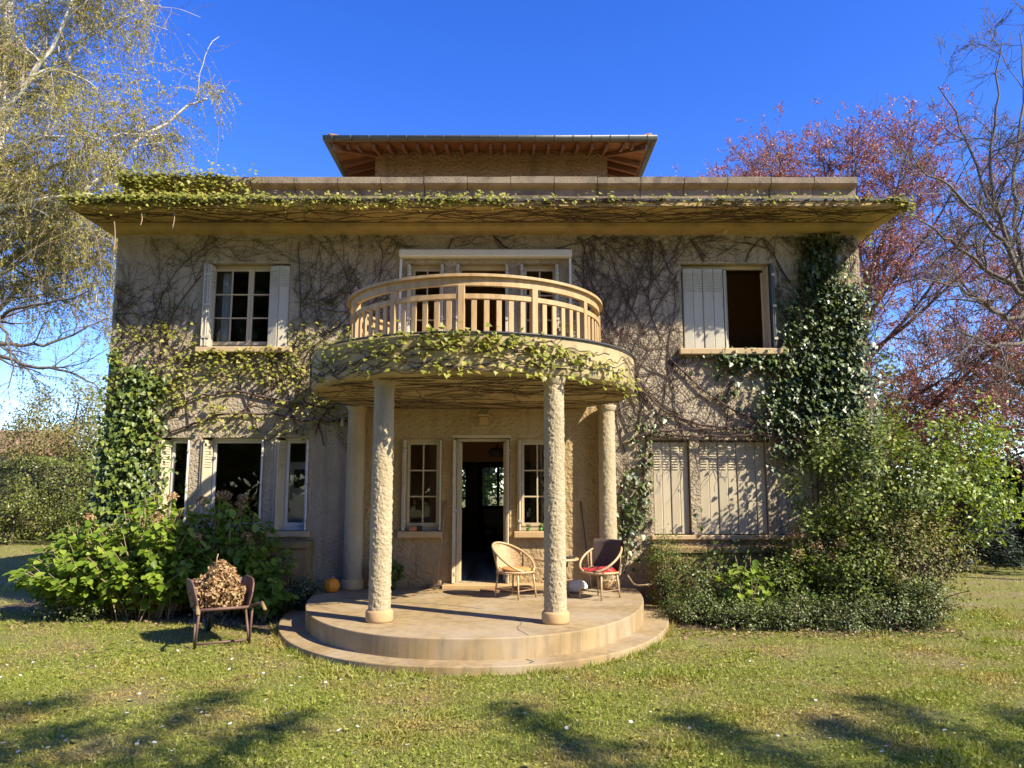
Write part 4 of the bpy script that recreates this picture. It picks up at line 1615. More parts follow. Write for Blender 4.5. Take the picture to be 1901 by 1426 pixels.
side_panel(-.27, -1)
side_panel(.27, 1)
V = [(-.27, .34, .42), (.27, .34, .42), (.33, .40, .70), (-.33, .40, .70), (-.27, .352, .42), (.27, .352, .42), (.33, .412, .70), (-.33, .412, .70)]
MB().add(V, [(0, 1, 2, 3), (7, 6, 5, 4), (0, 4, 5, 1), (1, 5, 6, 2), (2, 6, 7, 3), (3, 7, 4, 0)]).build('front_panel', RM, wb_)
MB().box(-.272, .272, -.33, .34, .405, .42).build('tray_floor', RM, wb_)
for s in (-1, 1):
    MB().tube(poly([(s * .06, .74, .22), (s * .24, .36, .36), (s * .28, -.05, .39), (s * .29, -.38, .43), (s * .33, -.62, .52), (s * .345, -.70, .52), (s * .35, -.76, .49)], 16), .017, 8).build('handle', RM, wb_)
    MB().tube([(s * .347, -.70, .517), (s * .355, -.84, .455)], .021, 8).build('grip', M['yellow_stone'], wb_)
    MB().tube([(s * .285, -.12, .385), (s * .30, -.32, .03)], .015, 7).build('leg', RM, wb_)
    MB().tube([(s * .29, -.47, .44), (s * .30, -.34, .0)], .015, 7).build('leg', RM, wb_)
MB().tube([(-.30, -.33, .05), (.30, -.33, .05)], .014, 7).build('cross_bar', RM, wb_)
MB().tube([(-.29, -.36, .43), (.29, -.36, .43)], .017, 8).build('cross_bar', RM, wb_)
wh = MB().tube([(0, .74 + .16 * math.cos(a), .195 + .16 * math.sin(a)) for a in np.linspace(0, 2 * math.pi, 28, endpoint=False)], .035, 8, True).build('wheel', M['black'], wb_)
for a in range(0, 180, 45):
    A = math.radians(a)
    MB().tube([(0, .74 + .14 * math.cos(A), .195 + .14 * math.sin(A)), (0, .74 - .14 * math.cos(A), .195 - .14 * math.sin(A))], .008, 5).build('spoke', RM, wh)
MB().tube([(-.07, .74, .195), (.07, .74, .195)], .02, 8).build('hub', RM, wh)

# dried hydrangea heads heaped in it


def flower_head(name, c, r, parent, n=120, mat='dry_flower'):
    d = unit(randn(n))
    d[:, 2] = np.abs(d[:, 2]) * rng.choice([1, 1, 1, -.6], n)
    P = np.array(c) + d * r * rng.uniform(.72, 1.05, (n, 1))
    N = unit(d + randn(n) * .45)
    return obj(name, leaf_mesh(name, P, N, randn(n), rng.uniform(.028, .046, n), L_OVAL), M[mat], parent)


hp = thing('dried_flower_heap', 'heap of dried tan hydrangea heads piled in the brown wheelbarrow', 'dried flowers', (-3.08, -2.72, 0), math.radians(30))
for z, rad, cnt in ((.48, .25, 15), (.60, .27, 16), (.72, .20, 11), (.82, .12, 6), (.89, .04, 2)):
    for k in range(cnt):
        a = 2 * math.pi * k / cnt + z * 9
        rr = rad * (.55 + .45 * (k % 2)) if cnt > 5 else rad
        flower_head('flower_head', (rr * math.cos(a) * .95, rr * math.sin(a) * 1.0 + .02, z - .03), rng.uniform(.075, .10), hp, 130)
MB().tube([(-.06, .0, .8), (-.05, .02, .98), (-.035, .03, 1.03)], .008, 5).build('stem', M['cane'], hp)

# ================================================================ CLIMBERS ON THE FACADE
def blocked(p):
    x, z = p[:, 0], p[:, 1]
    m = (x < WX0 + .03) | (x > WX1 - .03) | (z < .05) | (z > 5.98)
    for a, b, c, d in OPEN:
        if c > 3.6 and abs(a + b) < 2.0:
            continue
        m |= (x > a - .03) & (x < b + .03) & (z > c - .02) & (z < d + .02)
    m |= (np.abs(x) < 1.43) & (z > 3.55) & (z < 5.73)
    m |= (np.abs(x) < 2.12) & (z < 3.1)
    m |= (np.abs(x) < 2.1) & (z >= 3.05) & (z < 3.62)
    return m


def walk2(start, ang, L, k, wob, pull=0.0, pull_to=90.0):
    n = len(start)
    P = np.empty((n, k, 2))
    P[:, 0] = start
    a = np.radians(ang).astype(float).copy()
    alive = ~blocked(P[:, 0])
    for j in range(1, k):
        a += rng.normal(0, wob, n) + pull * (np.radians(pull_to) - a)
        st = (L / (k - 1))[:, None] * np.stack([np.cos(a), np.sin(a)], 1)
        q = P[:, j - 1] + st
        alive &= ~blocked(q)
        P[:, j] = np.where(alive[:, None], q, P[:, j - 1])
    return P


def child2(P, per, spread, L, k, wob, R, rr=.6, pull=0., tmin=.1, pull_to=90.0):
    n, m, _ = P.shape
    idx = np.repeat(np.arange(n), per)
    f = rng.uniform(tmin, 1, len(idx)) * (m - 1)
    i0 = np.minimum(f.astype(int), m - 2)
    w = (f - i0)[:, None]
    base = P[idx, i0] * (1 - w) + P[idx, i0 + 1] * w
    d = P[idx, i0 + 1] - P[idx, i0]
    a = np.degrees(np.arctan2(d[:, 1], d[:, 0])) + rng.choice([-1, 1], len(idx)) * rng.normal(spread, 14, len(idx))
    Q = walk2(base, a, L * np.exp(rng.normal(0, .35, len(idx))), k, wob, pull, pull_to)
    r0 = R[idx, i0] * rr
    return Q, r0[:, None] * np.linspace(1, .45, k)[None]


def clean(P, R):
    ok = np.linalg.norm(P[:, 1] - P[:, 0], axis=1) > 1e-4
    return P[ok], R[ok]


def to_wall(P, off=.012):
    n, k, _ = P.shape
    y = -off - np.abs(rng.normal(0, .006, (n, k)))
    return np.stack([P[..., 0], y, P[..., 1]], -1)


def vine_net(starts, angs, L0, per=(7, 6, 5), Ls=(1.3, .6, .28), r0=.014, wob=.22, pull=.04):
    starts = np.array(starts, float)
    n = len(starts)
    lv = []
    P = walk2(starts, np.array(angs, float), np.array(L0, float), 22, wob * .8, pull)
    R = np.full((n, 1), r0) * np.linspace(1, .4, 22)[None]
    lv.append(clean(P, R))
    for p, l in zip(per, Ls):
        P, R = child2(lv[-1][0], p, 42, l, 10 if l > .4 else 6, wob, lv[-1][1], .62, .02)
        R = np.maximum(R, .0029)
        lv.append(clean(P, R))
    return lv


def net_mesh(name, lv, off=.012):
    return tube_mesh(name, [(to_wall(P, off), R, 5 if i < 2 else 3) for i, (P, R) in enumerate(lv)])


# --- the leafy creeper over the left half
creeper = thing('creeper', 'yellow-green Virginia creeper covering the left wall, eave and balcony edge', 'creeper')
stL = [(-5.9, 2.5), (-5.75, 2.9), (-5.55, 2.6), (-5.3, 2.75), (-5.0, 2.7), (-4.75, 2.75), (-4.3, 2.72), (-4.0, 2.75), (-3.6, 2.72), (-3.3, 2.8), (-3.0, 2.7), (-2.7, 2.68), (-2.55, 2.5), (-2.5, 3.0), (-2.35, 3.4), (-1.75, 3.8), (-5.95, 4.3), (-5.2, 4.4), (-2.9, 4.3), (-1.9, 4.2),
       (-5.8, 3.6), (-4.6, 3.5), (-3.4, 3.4), (-2.8, 3.7), (-1.6, 4.6)]
lvL = vine_net(stL, rng.normal(90, 26, len(stL)), rng.uniform(2.2, 3.6, len(stL)), (5, 3, 3), (1.3, .5, .2), .011)
obj('stems', net_mesh('stems', lvL), M['twig'], creeper)['kind'] = 'stuff'
# thick old stems near the left corner and across to the porch
old = [poly([(-5.75, -.05, .3), (-5.7, -.05, 1.2), (-5.55, -.04, 2.1), (-5.4, -.04, 2.8), (-5.5, -.03, 3.6)], 20),
       poly([(-5.0, -.04, 2.72), (-4.2, -.05, 3.0), (-3.4, -.05, 3.02), (-2.6, -.04, 2.86), (-2.15, -.03, 2.9)], 20),
       poly([(-5.45, -.04, 2.5), (-4.8, -.05, 3.25), (-4.0, -.04, 3.4), (-3.2, -.04, 3.2), (-2.4, -.03, 3.1)], 20)]
o_ = np.array(old)
o_[..., 2] += rng.normal(0, .012, o_.shape[:2])
obj('old_stems', tube_mesh('old_stems', [(o_, np.full((3, 20), .017), 6)]), M['twig'], creeper)['kind'] = 'stuff'


def wall_leaf_dirs(n, out=.55, down=.55):
    D = np.c_[rng.normal(.1, .75, n), -np.abs(rng.normal(.9, .3, n)), rng.normal(-.22, .22, n)]
    N = np.c_[rng.normal(.15, .28, n), -np.abs(rng.normal(.55, .28, n)), np.abs(rng.normal(.72, .25, n))]
    return N, D


P2 = np.concatenate([along(to_wall(P), 4, .03)[0] for P, R in lvL[1:3]] + [along(to_wall(lvL[3][0]), 2, .02)[0]])
Pn = np.c_[rng.uniform(-6.04, -1.5, 5200), np.zeros(5200), rng.uniform(2.68, 4.75, 5200)]
Pn = Pn[~blocked(Pn[:, [0, 2]]) & (np.sin(Pn[:, 0] * 4.1 + Pn[:, 2] * 2.2) + np.sin(Pn[:, 2] * 5.3 - Pn[:, 0] * 1.7) > -.9)]
n_net = len(P2)
P2 = np.concatenate([P2, Pn])
P2[:, 1] = -.02 - np.abs(rng.normal(0, .035, len(P2)))
z, x = P2[:, 2], P2[:, 0]
# leafy band between the windows; only small young leaves higher up
band = np.exp(-((z - 3.42) / .85) ** 2) * np.clip((-1.3 - x) / .5, 0, 1) * (1 - .35 * np.exp(-((x + 3.6) / .9) ** 2) * (z < 3.6))
keep = rng.uniform(0, 1, len(P2)) < np.where(np.arange(len(P2)) < n_net, np.maximum(band * .45, .07), np.sqrt(band) * .42)
P2 = P2[keep]
big = band[keep] > .22
n = len(P2)
N, D = wall_leaf_dirs(n)
S = np.where(big, rng.uniform(.035, .088, n), rng.uniform(.02, .05, n))
P2[:, 1] -= np.where(big, rng.uniform(0, .07, n), 0)
foliage(creeper, 'leaves', P2[big], N[big], D[big], S[big], L_TRI, M['yellow_leaf'], 240, 'creeper')
foliage(creeper, 'young_leaves', P2[~big], N[~big], D[~big], S[~big], L_TRI, M['green_creeper'])
# young green leaves on the shaded upper wall
Pu = np.concatenate([along(to_wall(P), 2, .015)[0] for P, R in lvL[2:4]])
Pu = Pu[(Pu[:, 2] > 4.2) & (rng.uniform(0, 1, len(Pu)) < .55)]
n = len(Pu)
Pu[:, 1] = -.02 - np.abs(rng.normal(0, .02, n))
N, D = wall_leaf_dirs(n)
foliage(creeper, 'young_leaves', Pu, N, D, rng.uniform(.028, .056, n), L_TRI, M['green_creeper'])


def fringe(xa, xb, n, y, z, sy, sz, size, taper=None):
    x = rng.uniform(xa, xb, n)
    if taper is not None:
        x = x[rng.uniform(0, 1, n) < taper(x)]
    n = len(x)
    P = np.c_[x, y + rng.normal(0, sy, n), z + rng.normal(0, sz, n)]
    N = np.c_[rng.normal(.2, .4, n), -np.abs(rng.normal(.55, .3, n)), np.abs(rng.normal(.75, .3, n))]
    D = np.c_[rng.normal(.1, .7, n), -np.abs(rng.normal(.8, .4, n)), rng.normal(-.35, .35, n)]
    return P, N, D, rng.uniform(size[0], size[1], n)


def dens(x):
    d = np.where(x < 1.0, .9, .34)
    d = d * (.55 + .45 * np.sin(x * 5.1 + 1) * np.sin(x * 2.3)) + np.where(x < -4.2, .5, 0)
    return np.where((x > 1.0) & (x < 1.5), .12, d)


fr_ = [fringe(-6.45, 6.5, 3600, -1.03, 6.215, .05, .045, (.045, .085), dens),
       fringe(-6.42, -3.2, 700, -.93, 6.25, .06, .035, (.06, .09)),
       fringe(-6.0, 1.2, 900, -1.02, 6.13, .03, .05, (.035, .06), lambda x: np.where(x < 0, .8, .5)),
       fringe(-6.1, -3.7, 1500, -.12, 6.83, .045, .14, (.05, .085), lambda x: np.clip((-3.6 - x) / 1.2, 0, 1)),
       fringe(-6.12, -4.3, 400, -.05, 6.98, .07, .025, (.06, .09)),
       fringe(6.35, 6.6, 130, -.95, 6.13, .06, .07, (.05, .08)),
       fringe(6.22, 6.27, 16, -.2, 5.83, .03, .05, (.05, .08))]
P, N, D, S = [np.concatenate(a) for a in zip(*fr_)]
foliage(creeper, 'eave_leaves', P, N, D, S, L_TRI, M['yellow_leaf'], 200, 'creeper')
# tangle of stems under and along the eave
n = 260
sx0 = rng.uniform(-6.3, 6.3, n)
a = rng.choice([0, np.pi], n) + rng.normal(0, .5, n)
k = 12
Q = np.empty((n, k, 3))
Q[:, 0] = np.c_[sx0, rng.uniform(-1, -.05, n), np.full(n, 6.092)]
for j in range(1, k):
    a += rng.normal(0, .3, n)
    Q[:, j] = Q[:, j - 1] + np.c_[np.cos(a), np.sin(a) * .6, np.zeros(n)] * (rng.uniform(.05, .2, n))[:, None]
Q[..., 0] = np.clip(Q[..., 0], -6.33, 6.5)
Q[..., 1] = np.clip(Q[..., 1], -1.03, -.32)
hang = Q[:60].copy()
hang[:, :, 1] = -1.03 + rng.normal(0, .008, (60, k))
hang[:, :, 2] = 6.15 + np.cumsum(rng.normal(0, .012, (60, k)), 1)
obj('eave_stems', tube_mesh('eave_stems', [(Q, np.full((n, k), .0045), 3), (hang, np.full((60, k), .005), 3)]), M['twig'], creeper)['kind'] = 'stuff'
# a few dead tendrils hanging from the eave
for u, v0, v1 in ((322, 385, 425), (212, 410, 470), (262, 395, 420)):
    p = at(u, v0, -1.0)
    q = at(u - 2, v1, -1.0)
    MB().tube(poly([p, (p + q) / 2 + [.03, 0, 0], q], 7), .008, 5).build('tendril', M['cane'], creeper)

# --- balcony: stems under the slab, leaves on its edge
n = 120
k = 14
a = rng.uniform(0, 2 * np.pi, n)
r = np.sqrt(rng.uniform(.1, 1, n)) * 2.12
Q = np.empty((n, k, 3))
Q[:, 0] = np.c_[BC[0] + r * np.sin(a), BC[1] - r * np.cos(a), np.full(n, 3.094)]
a = rng.choice([0, np.pi], n) + rng.normal(0, .55, n)
for j in range(1, k):
    a += rng.normal(0, .25, n)
    Q[:, j] = Q[:, j - 1] + np.c_[np.cos(a), np.sin(a), rng.normal(0, .006, n)] * rng.uniform(.06, .17, n)[:, None]
rad = np.linalg.norm(Q[..., :2] - np.array(BC), axis=-1)
over = np.maximum(rad / 2.16, 1)
Q[..., 0] = BC[0] + (Q[..., 0] - BC[0]) / over
Q[..., 1] = BC[1] + (Q[..., 1] - BC[1]) / over
Q[..., 1] = np.minimum(Q[..., 1], -.05)
Q[..., 2] = np.clip(Q[..., 2], 3.07, 3.098)
obj('slab_stems', tube_mesh('slab_stems', [(Q, np.full((n, k), .0042), 3)]), M['twig'], creeper)['kind'] = 'stuff'
n = 75
t = np.radians(rng.uniform(-100, 70, n))
Q = np.empty((n, k, 3))
zc = rng.uniform(3.15, 3.5, n)
da = rng.choice([-1, 1], n) * rng.uniform(.01, .05, n)
for j in range(k):
    Q[:, j] = np.c_[BC[0] + (BR + .008) * np.sin(t), BC[1] - (BR + .008) * np.cos(t), zc]
    t = t + da
    zc = np.clip(zc + rng.normal(0, .03, n), 3.12, 3.6)
Q[..., 1] = np.minimum(Q[..., 1], -.02)
obj('slab_stems', tube_mesh('slab_stems', [(Q, np.full((n, k), .0045), 3)]), M['twig'], creeper)['kind'] = 'stuff'
n = 900
t = np.radians(np.r_[rng.normal(2, 27, 500), rng.uniform(-60, 75, 180)])
t = t[(t > -1.2) & (t < 1.35)]
n = len(t)
zc = np.where(rng.uniform(0, 1, n) < .55, rng.normal(3.53, .06, n) - .16 * np.maximum(t, 0), rng.uniform(3.1, 3.5, n))
zc = np.where(t > .25, zc - .18 * (t - .25), zc)
rr = BR + .02 + np.abs(rng.normal(0, .03, n))
P = np.c_[BC[0] + rr * np.sin(t), BC[1] - rr * np.cos(t), zc]
outw = np.c_[np.sin(t), -np.cos(t), np.zeros(n)]
N = outw * .6 + np.array([.15, 0, .75]) + randn(n) * .3
D = outw * .85 + np.array([0, 0, -.3]) + randn(n) * .5
foliage(creeper, 'slab_leaves', P, N, D, rng.uniform(.035, .095, n), L_TRI, M['yellow_leaf'], 220, 'creeper')

# --- the bare creeper over the right half
bare = thing('bare_creeper', 'leafless dark creeper stems spreading over the wall right of the balcony', 'creeper')
stR = [(2.25, 2.4), (2.3, 2.7), (2.45, 2.75), (2.5, 3.0), (2.7, 2.72), (2.9, 2.8), (3.2, 2.75), (3.5, 2.7), (3.9, 2.75), (4.3, 2.7), (4.7, 2.75), (2.2, 3.7), (1.7, 3.8), (1.9, 4.2), (2.2, 4.3), (2.6, 4.4), (2.9, 4.2), (3.0, 3.6), (1.6, 4.5),
       (5.0, 3.2), (5.2, 4.2), (4.9, 4.6), (2.1, 3.3), (3.1, 5.3), (2.2, .5), (2.35, .9), (2.5, 1.6), (5.5, 4.8), (5.8, 5.0), (.4, 5.75), (-.6, 5.75), (1.2, 5.75), (3.6, 5.52), (4.3, 5.52), (5.0, 5.2), (2.6, 5.0)]
lvR = vine_net(stR, rng.normal(88, 30, len(stR)), rng.uniform(1.6, 3.2, len(stR)), (6, 3, 2), (1.2, .48, .2), .0105, .2)
obj('stems', net_mesh('stems', lvR), M['twig'], bare)['kind'] = 'stuff'
old = np.array([poly([(2.2, -.04, 3.9), (2.6, -.05, 3.3), (3.0, -.05, 2.95), (3.6, -.06, 2.8), (4.6, -.07, 2.75), (5.3, -.08, 2.9)], 24),
                poly([(2.4, -.05, 2.65), (3.2, -.10, 2.78), (4.2, -.12, 2.70), (4.9, -.12, 2.72), (5.6, -.15, 2.5)], 24),
                poly([(3.0, -.04, 3.9), (3.5, -.05, 3.4), (4.1, -.06, 3.0), (4.8, -.08, 2.8), (5.4, -.1, 3.0)], 24),
                poly([(2.75, -.04, 2.66), (3.6, -.16, 2.62), (4.4, -.18, 2.68), (5.2, -.2, 2.55), (5.9, -.3, 2.3)], 24)])
old[..., 2] += rng.normal(0, .015, old.shape[:2])
cR, cRR = grow(old, np.full(old.shape[:2], .014), 110, (60, 25), .38, 7, .3, (0, -.12, -.05), .02, 1, .45)
obj('old_stems', tube_mesh('old_stems', [(old, np.full(old.shape[:2], .016), 6), (cR, np.maximum(cRR, .003), 3)]), M['twig'], bare)['kind'] = 'stuff'
P = along(to_wall(lvR[2][0]), 1, .03)[0]
P = P[(P[:, 2] < 3.2) & (rng.uniform(0, 1, len(P)) < .30)]
n = len(P)
N, D = wall_leaf_dirs(n)
foliage(bare, 'young_leaves', P + [0, -.04, 0], N, D, rng.uniform(.03, .055, n), L_TRI, M['green_creeper'])

# --- ivy: a dense wall of glossy leaves on the right corner


def ivy_leaves(regions, size):
    Ps = []
    for (cx_, cz_, sx_, sz_, n, th) in regions:
        Ps.append(np.c_[rng.normal(cx_, sx_, n), -.03 - np.abs(rng.normal(0, th, n)), rng.normal(cz_, sz_, n)])
    P = np.concatenate(Ps)
    P[:, 0] = np.where(P[:, 0] > WX1 + .22, WX1 + rng.uniform(0, .22, len(P)), P[:, 0])
    m = np.ones(len(P), bool)
    for o in (O_UR, O_R[0], O_R[1]):
        m &= ~((P[:, 0] > o[0] - .02) & (P[:, 0] < o[1]) & (P[:, 2] > o[2] + .02) & (P[:, 2] < o[3]))
    P = P[m & (P[:, 2] < 6.0)]
    n = len(P)
    N = np.c_[rng.normal(.35, .4, n), -np.abs(rng.normal(.75, .25, n)), rng.normal(.55, .35, n)]
    D = np.c_[rng.normal(0, .5, n), rng.normal(-.3, .25, n), -np.abs(rng.normal(.9, .3, n))]
    return P, N, D, rng.uniform(size[0], size[1], n)


ivy = thing('ivy', 'glossy dark ivy climbing the right corner of the facade to the eave', 'ivy')
reg = []
for (u, v, su, sv, n, th) in [(1525, 415, 26, 14, 80, .03), (1522, 455, 22, 25, 330, .05), (1518, 510, 22, 30, 420, .06), (1505, 560, 26, 30, 320, .07),
                              (1560, 570, 26, 26, 280, .08), (1585, 600, 14, 40, 220, .1), (1545, 640, 34, 34, 620, .11), (1560, 700, 36, 34, 650, .13), (1500, 700, 34, 30, 420, .11),
                              (1470, 640, 24, 40, 260, .06), (1460, 580, 12, 20, 70, .04), (1430, 670, 40, 12, 160, .06), (1360, 664, 30, 7, 110, .08), (1395, 635, 22, 8, 20, .06),
                              (1490, 760, 40, 26, 520, .14), (1560, 770, 36, 30, 560, .15), (1440, 740, 22, 30, 160, .08), (1480, 820, 40, 30, 420, .14), (1570, 840, 34, 34, 420, .15),
                              (1370, 700, 30, 24, 70, .04), (1340, 860, 26, 22, 80, .12), (1310, 930, 12, 40, 50, .07), (1210, 850, 12, 34, 90, .04), (1180, 930, 18, 40, 120, .04), (1165, 985, 12, 30, 70, .04), (1195, 790, 14, 20, 30, .04)]:
    c = at(u, v, -.05)
    reg.append((c[0], c[2], su * .00865, sv * .0087, n, th))
P, N, D, S = ivy_leaves(reg, (.032, .10))
foliage(ivy, 'leaves', P, N, D, S, L_IVY, M['ivy'], 300, 'ivy')
c2 = [at(u, v, -.12) for u, v in ((1590, 545), (1600, 620), (1600, 560), (1560, 530), (1590, 690))]
P, N, D, S = ivy_leaves([(c[0], c[2], .13, .16, 45, .08) for c in c2], (.05, .085))
foliage(ivy, 'young_leaves', P, N, D, S, L_IVY, M['ivy_light'])
st = np.array([poly([(5.5 + dx, -.03, .2), (5.6 + dx, -.05, 2.0), (5.45 + dx, -.05, 3.6), (5.4 + dx * .5, -.04, 5.0), (5.35 + dx * .4, -.03, 5.9)], 20) for dx in (-.3, -.12, 0, .1, .25)])
st[..., 0] += np.cumsum(rng.normal(0, .012, st.shape[:2]), 1)
obj('stems', tube_mesh('stems', [(st, np.full(st.shape[:2], .014), 6)]), M['twig'], ivy)['kind'] = 'stuff'

ivy2 = thing('ivy', 'broad-leaved green ivy mantling the left corner of the villa beside the hedge', 'ivy')
reg = []
for (u, v, su, sv, n, th) in [(252, 705, 22, 18, 120, .10), (240, 750, 24, 24, 190, .12), (235, 805, 26, 28, 290, .14), (240, 860, 30, 28, 360, .16), (285, 725, 18, 16, 45, .08), (275, 800, 16, 28, 90, .10), (235, 930, 36, 30, 380, .2), (215, 665, 8, 22, 35, .07), (210, 880, 16, 40, 200, .2)]:
    c = at(u, v, -.08)
    reg.append((c[0], c[2], su * .0083, sv * .0084, n, th))
P, N, D, S = ivy_leaves(reg, (.05, .095))
foliage(ivy2, 'leaves', P, N, D, S, L_IVY, M['ivy_light'], 260, 'ivyl')
reg = [(a, b_, c, d, int(e * .6), f * .5) for a, b_, c, d, e, f in reg]
P, N, D, S = ivy_leaves(reg, (.05, .09))
foliage(ivy2, 'leaves', P, N, D, S, L_IVY, M['ivy'])
st = np.array([poly([(-5.9 + dx, -.05, 0), (-5.95 + dx, -.06, 1.0), (-5.85 + dx, -.05, 2.2), (-5.8 + dx, -.04, 3.3)], 16) for dx in (-.1, .05, .2)])
obj('stems', tube_mesh('stems', [(st, np.full(st.shape[:2], .022), 6)]), M['twig'], ivy2)['kind'] = 'stuff'

# ================================================================ SHRUBS


def hydrangea(label, c, rx, ry, h, ncanes, heads, n_single, leaf=(.085, .16), per=19, mat='hydrangea', group=None):
    t = thing('hydrangea', label, 'shrub', (c[0], c[1], 0), 0, group)
    a = rng.uniform(0, 2 * np.pi, ncanes)
    rr = np.sqrt(rng.uniform(0.02, 1, ncanes))
    tip = np.c_[rx * rr * np.cos(a), ry * rr * np.sin(a), h * (1 - .55 * rr ** 2) * rng.uniform(.66, 1.0, ncanes)]
    base = np.c_[tip[:, :2] * .32 + rng.normal(0, .08, (ncanes, 2)), np.zeros(ncanes)]
    f = np.linspace(0, 1, 8)[None, :, None]
    ctrl = base * .35 + tip * .65
    ctrl[:, :2] = base[:, :2] * .7 + tip[:, :2] * .3
    Pc = base[:, None] * (1 - f) ** 2 + 2 * ctrl[:, None] * f * (1 - f) + tip[:, None] * f ** 2
    obj('canes', tube_mesh('canes', [(Pc, np.full((ncanes, 8), .0075) * np.linspace(1.1, .6, 8)[None], 5)]), M['cane'], t)['kind'] = 'stuff'
    P, T = along(Pc, per, .02, .25, 1.0)
    n = len(P)
    out = unit(np.c_[P[:, :2] - np.repeat(base[:, :2], per, 0) * .6, np.zeros(n)] + randn(n) * .55 * [1, 1, 0])
    P = P + out * rng.uniform(0, .05, (n, 1))
    D = out + np.array([0, 0, -.18]) + randn(n) * .25
    N = np.array([.1, -.15, 1.0]) + out * .35 + randn(n) * .32
    S = rng.uniform(leaf[0], leaf[1], n)
    w = np.array([c[0], c[1], 0])
    # inside the wall or the porch nothing grows
    m = (P[:, 1] + c[1] < -.06) | (P[:, 0] + c[0] < -6.15)
    P, N, D, S = P[m], N[m], D[m], S[m]
    pl_ = P + w
    X, Yd, Nn = leaf_frames(N, D)
    sc = S * (.3 + np.abs((Nn * unit(CAM - pl_)).sum(1))) - .10 * P[:, 1] + .03 * P[:, 2]
    o_ = np.argsort(-sc)
    leaf_objects(t, P[o_[:n_single]], N[o_[:n_single]], D[o_[:n_single]], S[o_[:n_single]], L_OVAL, M[mat], 'hyd' + mat)
    b_ = o_[n_single:]
    obj('foliage', leaf_mesh('foliage', P[b_], N[b_], D[b_], S[b_], L_OVAL), M[mat], t)['kind'] = 'stuff'
    for k in range(heads):
        i = rng.integers(0, ncanes)
        p = tip[i] if tip[i][2] > h * .6 else tip[np.argmax(tip[:, 2] + rng.normal(0, .2, ncanes))]
        flower_head('flower_head', p + [0, 0, .03], rng.uniform(.06, .09), t, 80)
    return t


hydrangea('broad hydrangea with bright green leaves at the outer left end of its bed', (-5.6, -.95, 0), 1.05, .85, 1.5, 150, 2, 260)
hydrangea('tall hydrangea with bright leaves and tan dead heads below the left window lights', (-4.75, -.95, 0), 1.05, .85, 1.85, 165, 5, 280)
hydrangea('shaded darker hydrangea with brown dead heads against the wide left window', (-3.72, -.72, 0), .95, .62, 1.8, 140, 8, 240)
hydrangea('low leafy hydrangea shoot behind the wheelbarrow in dark shade', (-3.0, -1.25, 0), .42, .35, .72, 16, 0, 60)
hydrangea('small hydrangea with pale large leaves before the closed shutters', (3.72, -1.42, 0), .42, .3, 1.05, 20, 0, 110, (.10, .17), 9)
hydrangea('hydrangea with tan dead flower heads beside the big green shrub', (4.75, -1.05, 0), .75, .55, 1.28, 60, 8, 180, (.08, .13), 10)


def clumpy(c, rad, nclump, per, csize, shell=.55, zmin=None):
    d = unit(randn(nclump))
    cc = d * (shell + (1 - shell) * rng.uniform(0, 1, (nclump, 1)) ** .5) * np.array(rad) * (1 + .20 * randn(nclump)[:, :1])
    idx = np.repeat(np.arange(nclump), per)
    P = cc[idx] + randn(len(idx)) * csize
    out = unit(cc / np.array(rad))[idx]
    P = P + np.array(c)
    m = np.ones(len(P), bool)
    if zmin is not None:
        m = P[:, 2] > zmin
    return P[m], out[m], cc + np.array(c)


def shrub(name, label, cat, c, rad, nclump, per, csize, leaf, mat, tmpl=L_QUAD, n_single=0, key=None, shell=.55, base=None, stem=.012, group=None, up=.5, wall=True):
    base = base if base is not None else (c[0], c[1], 0)
    t = thing(name, label, cat, base, 0, group)
    b0 = np.array(base, float)
    P, out, cc = clumpy(c, rad, nclump, per, csize, shell, .03)
    if wall:
        m = (P[:, 1] < -.04) | (P[:, 0] > WX1 + .05) | (P[:, 0] < WX0 - .05)
        P, out = P[m], out[m]
    n = len(P)
    N = out * .6 + np.array([.1, -.15, up]) + randn(n) * .5
    D = out * .7 + randn(n) * .7
    k = 9
    sel = cc[rng.permutation(len(cc))[:min(len(cc), 70)]]
    f = np.linspace(0, 1, k)[None, :, None]
    bb = b0 + rng.normal(0, .06, (len(sel), 3)) * [1, 1, 0]
    mid = (bb + sel) / 2 + [0, 0, .15]
    Pc = bb[:, None] * (1 - f) ** 2 + 2 * mid[:, None] * f * (1 - f) + sel[:, None] * f ** 2
    obj('stems', tube_mesh('stems', [(Pc - b0, np.full((len(sel), k), stem) * np.linspace(1.3, .4, k)[None], 4)]), M['twig'], t)['kind'] = 'stuff'
    S = rng.uniform(leaf[0], leaf[1], n)
    V, F = leaves_np(P - b0, N, D, S, tmpl)
    obj('foliage', mesh_np('foliage', V, F), M[mat], t)['kind'] = 'stuff'
    return t


# right bed
shrub('leafy_shrub', 'large loose glossy green shrub covering the right end of the villa', 'shrub', (5.75, -.95, 1.85), (1.15, .7, .95), 120, 75, .105, (.045, .085), 'shrub', base=(5.7, -.7, 0))
shrub('lime_shrub', 'lime green shrub leaning out past the villa corner before the copper beech', 'shrub', (6.85, -.6, 1.95), (1.1, .7, .95), 95, 55, .12, (.05, .09), 'shrub_lime', base=(6.4, -.5, 0))
shrub('leafy_shrub', 'sparse brownish shrub at the outer corner of the right bed', 'shrub', (6.0, -1.45, .75), (.75, .55, .72), 90, 40, .11, (.03, .055), 'olive', base=(6.0, -1.3, 0))
shrub('leafy_shrub', 'dull green shrub filling the gap below the big right-hand shrub', 'shrub', (5.6, -1.15, .8), (.9, .5, .75), 100, 45, .12, (.035, .06), 'shrub', base=(5.6, -1.1, 0))
shrub('upright_shrub', 'small upright fine-leaved bush beside the terrace and planter', 'shrub', (2.68, -.72, .62), (.24, .22, .52), 60, 60, .06, (.02, .038), 'shrub', base=(2.68, -.72, 0), stem=.006)
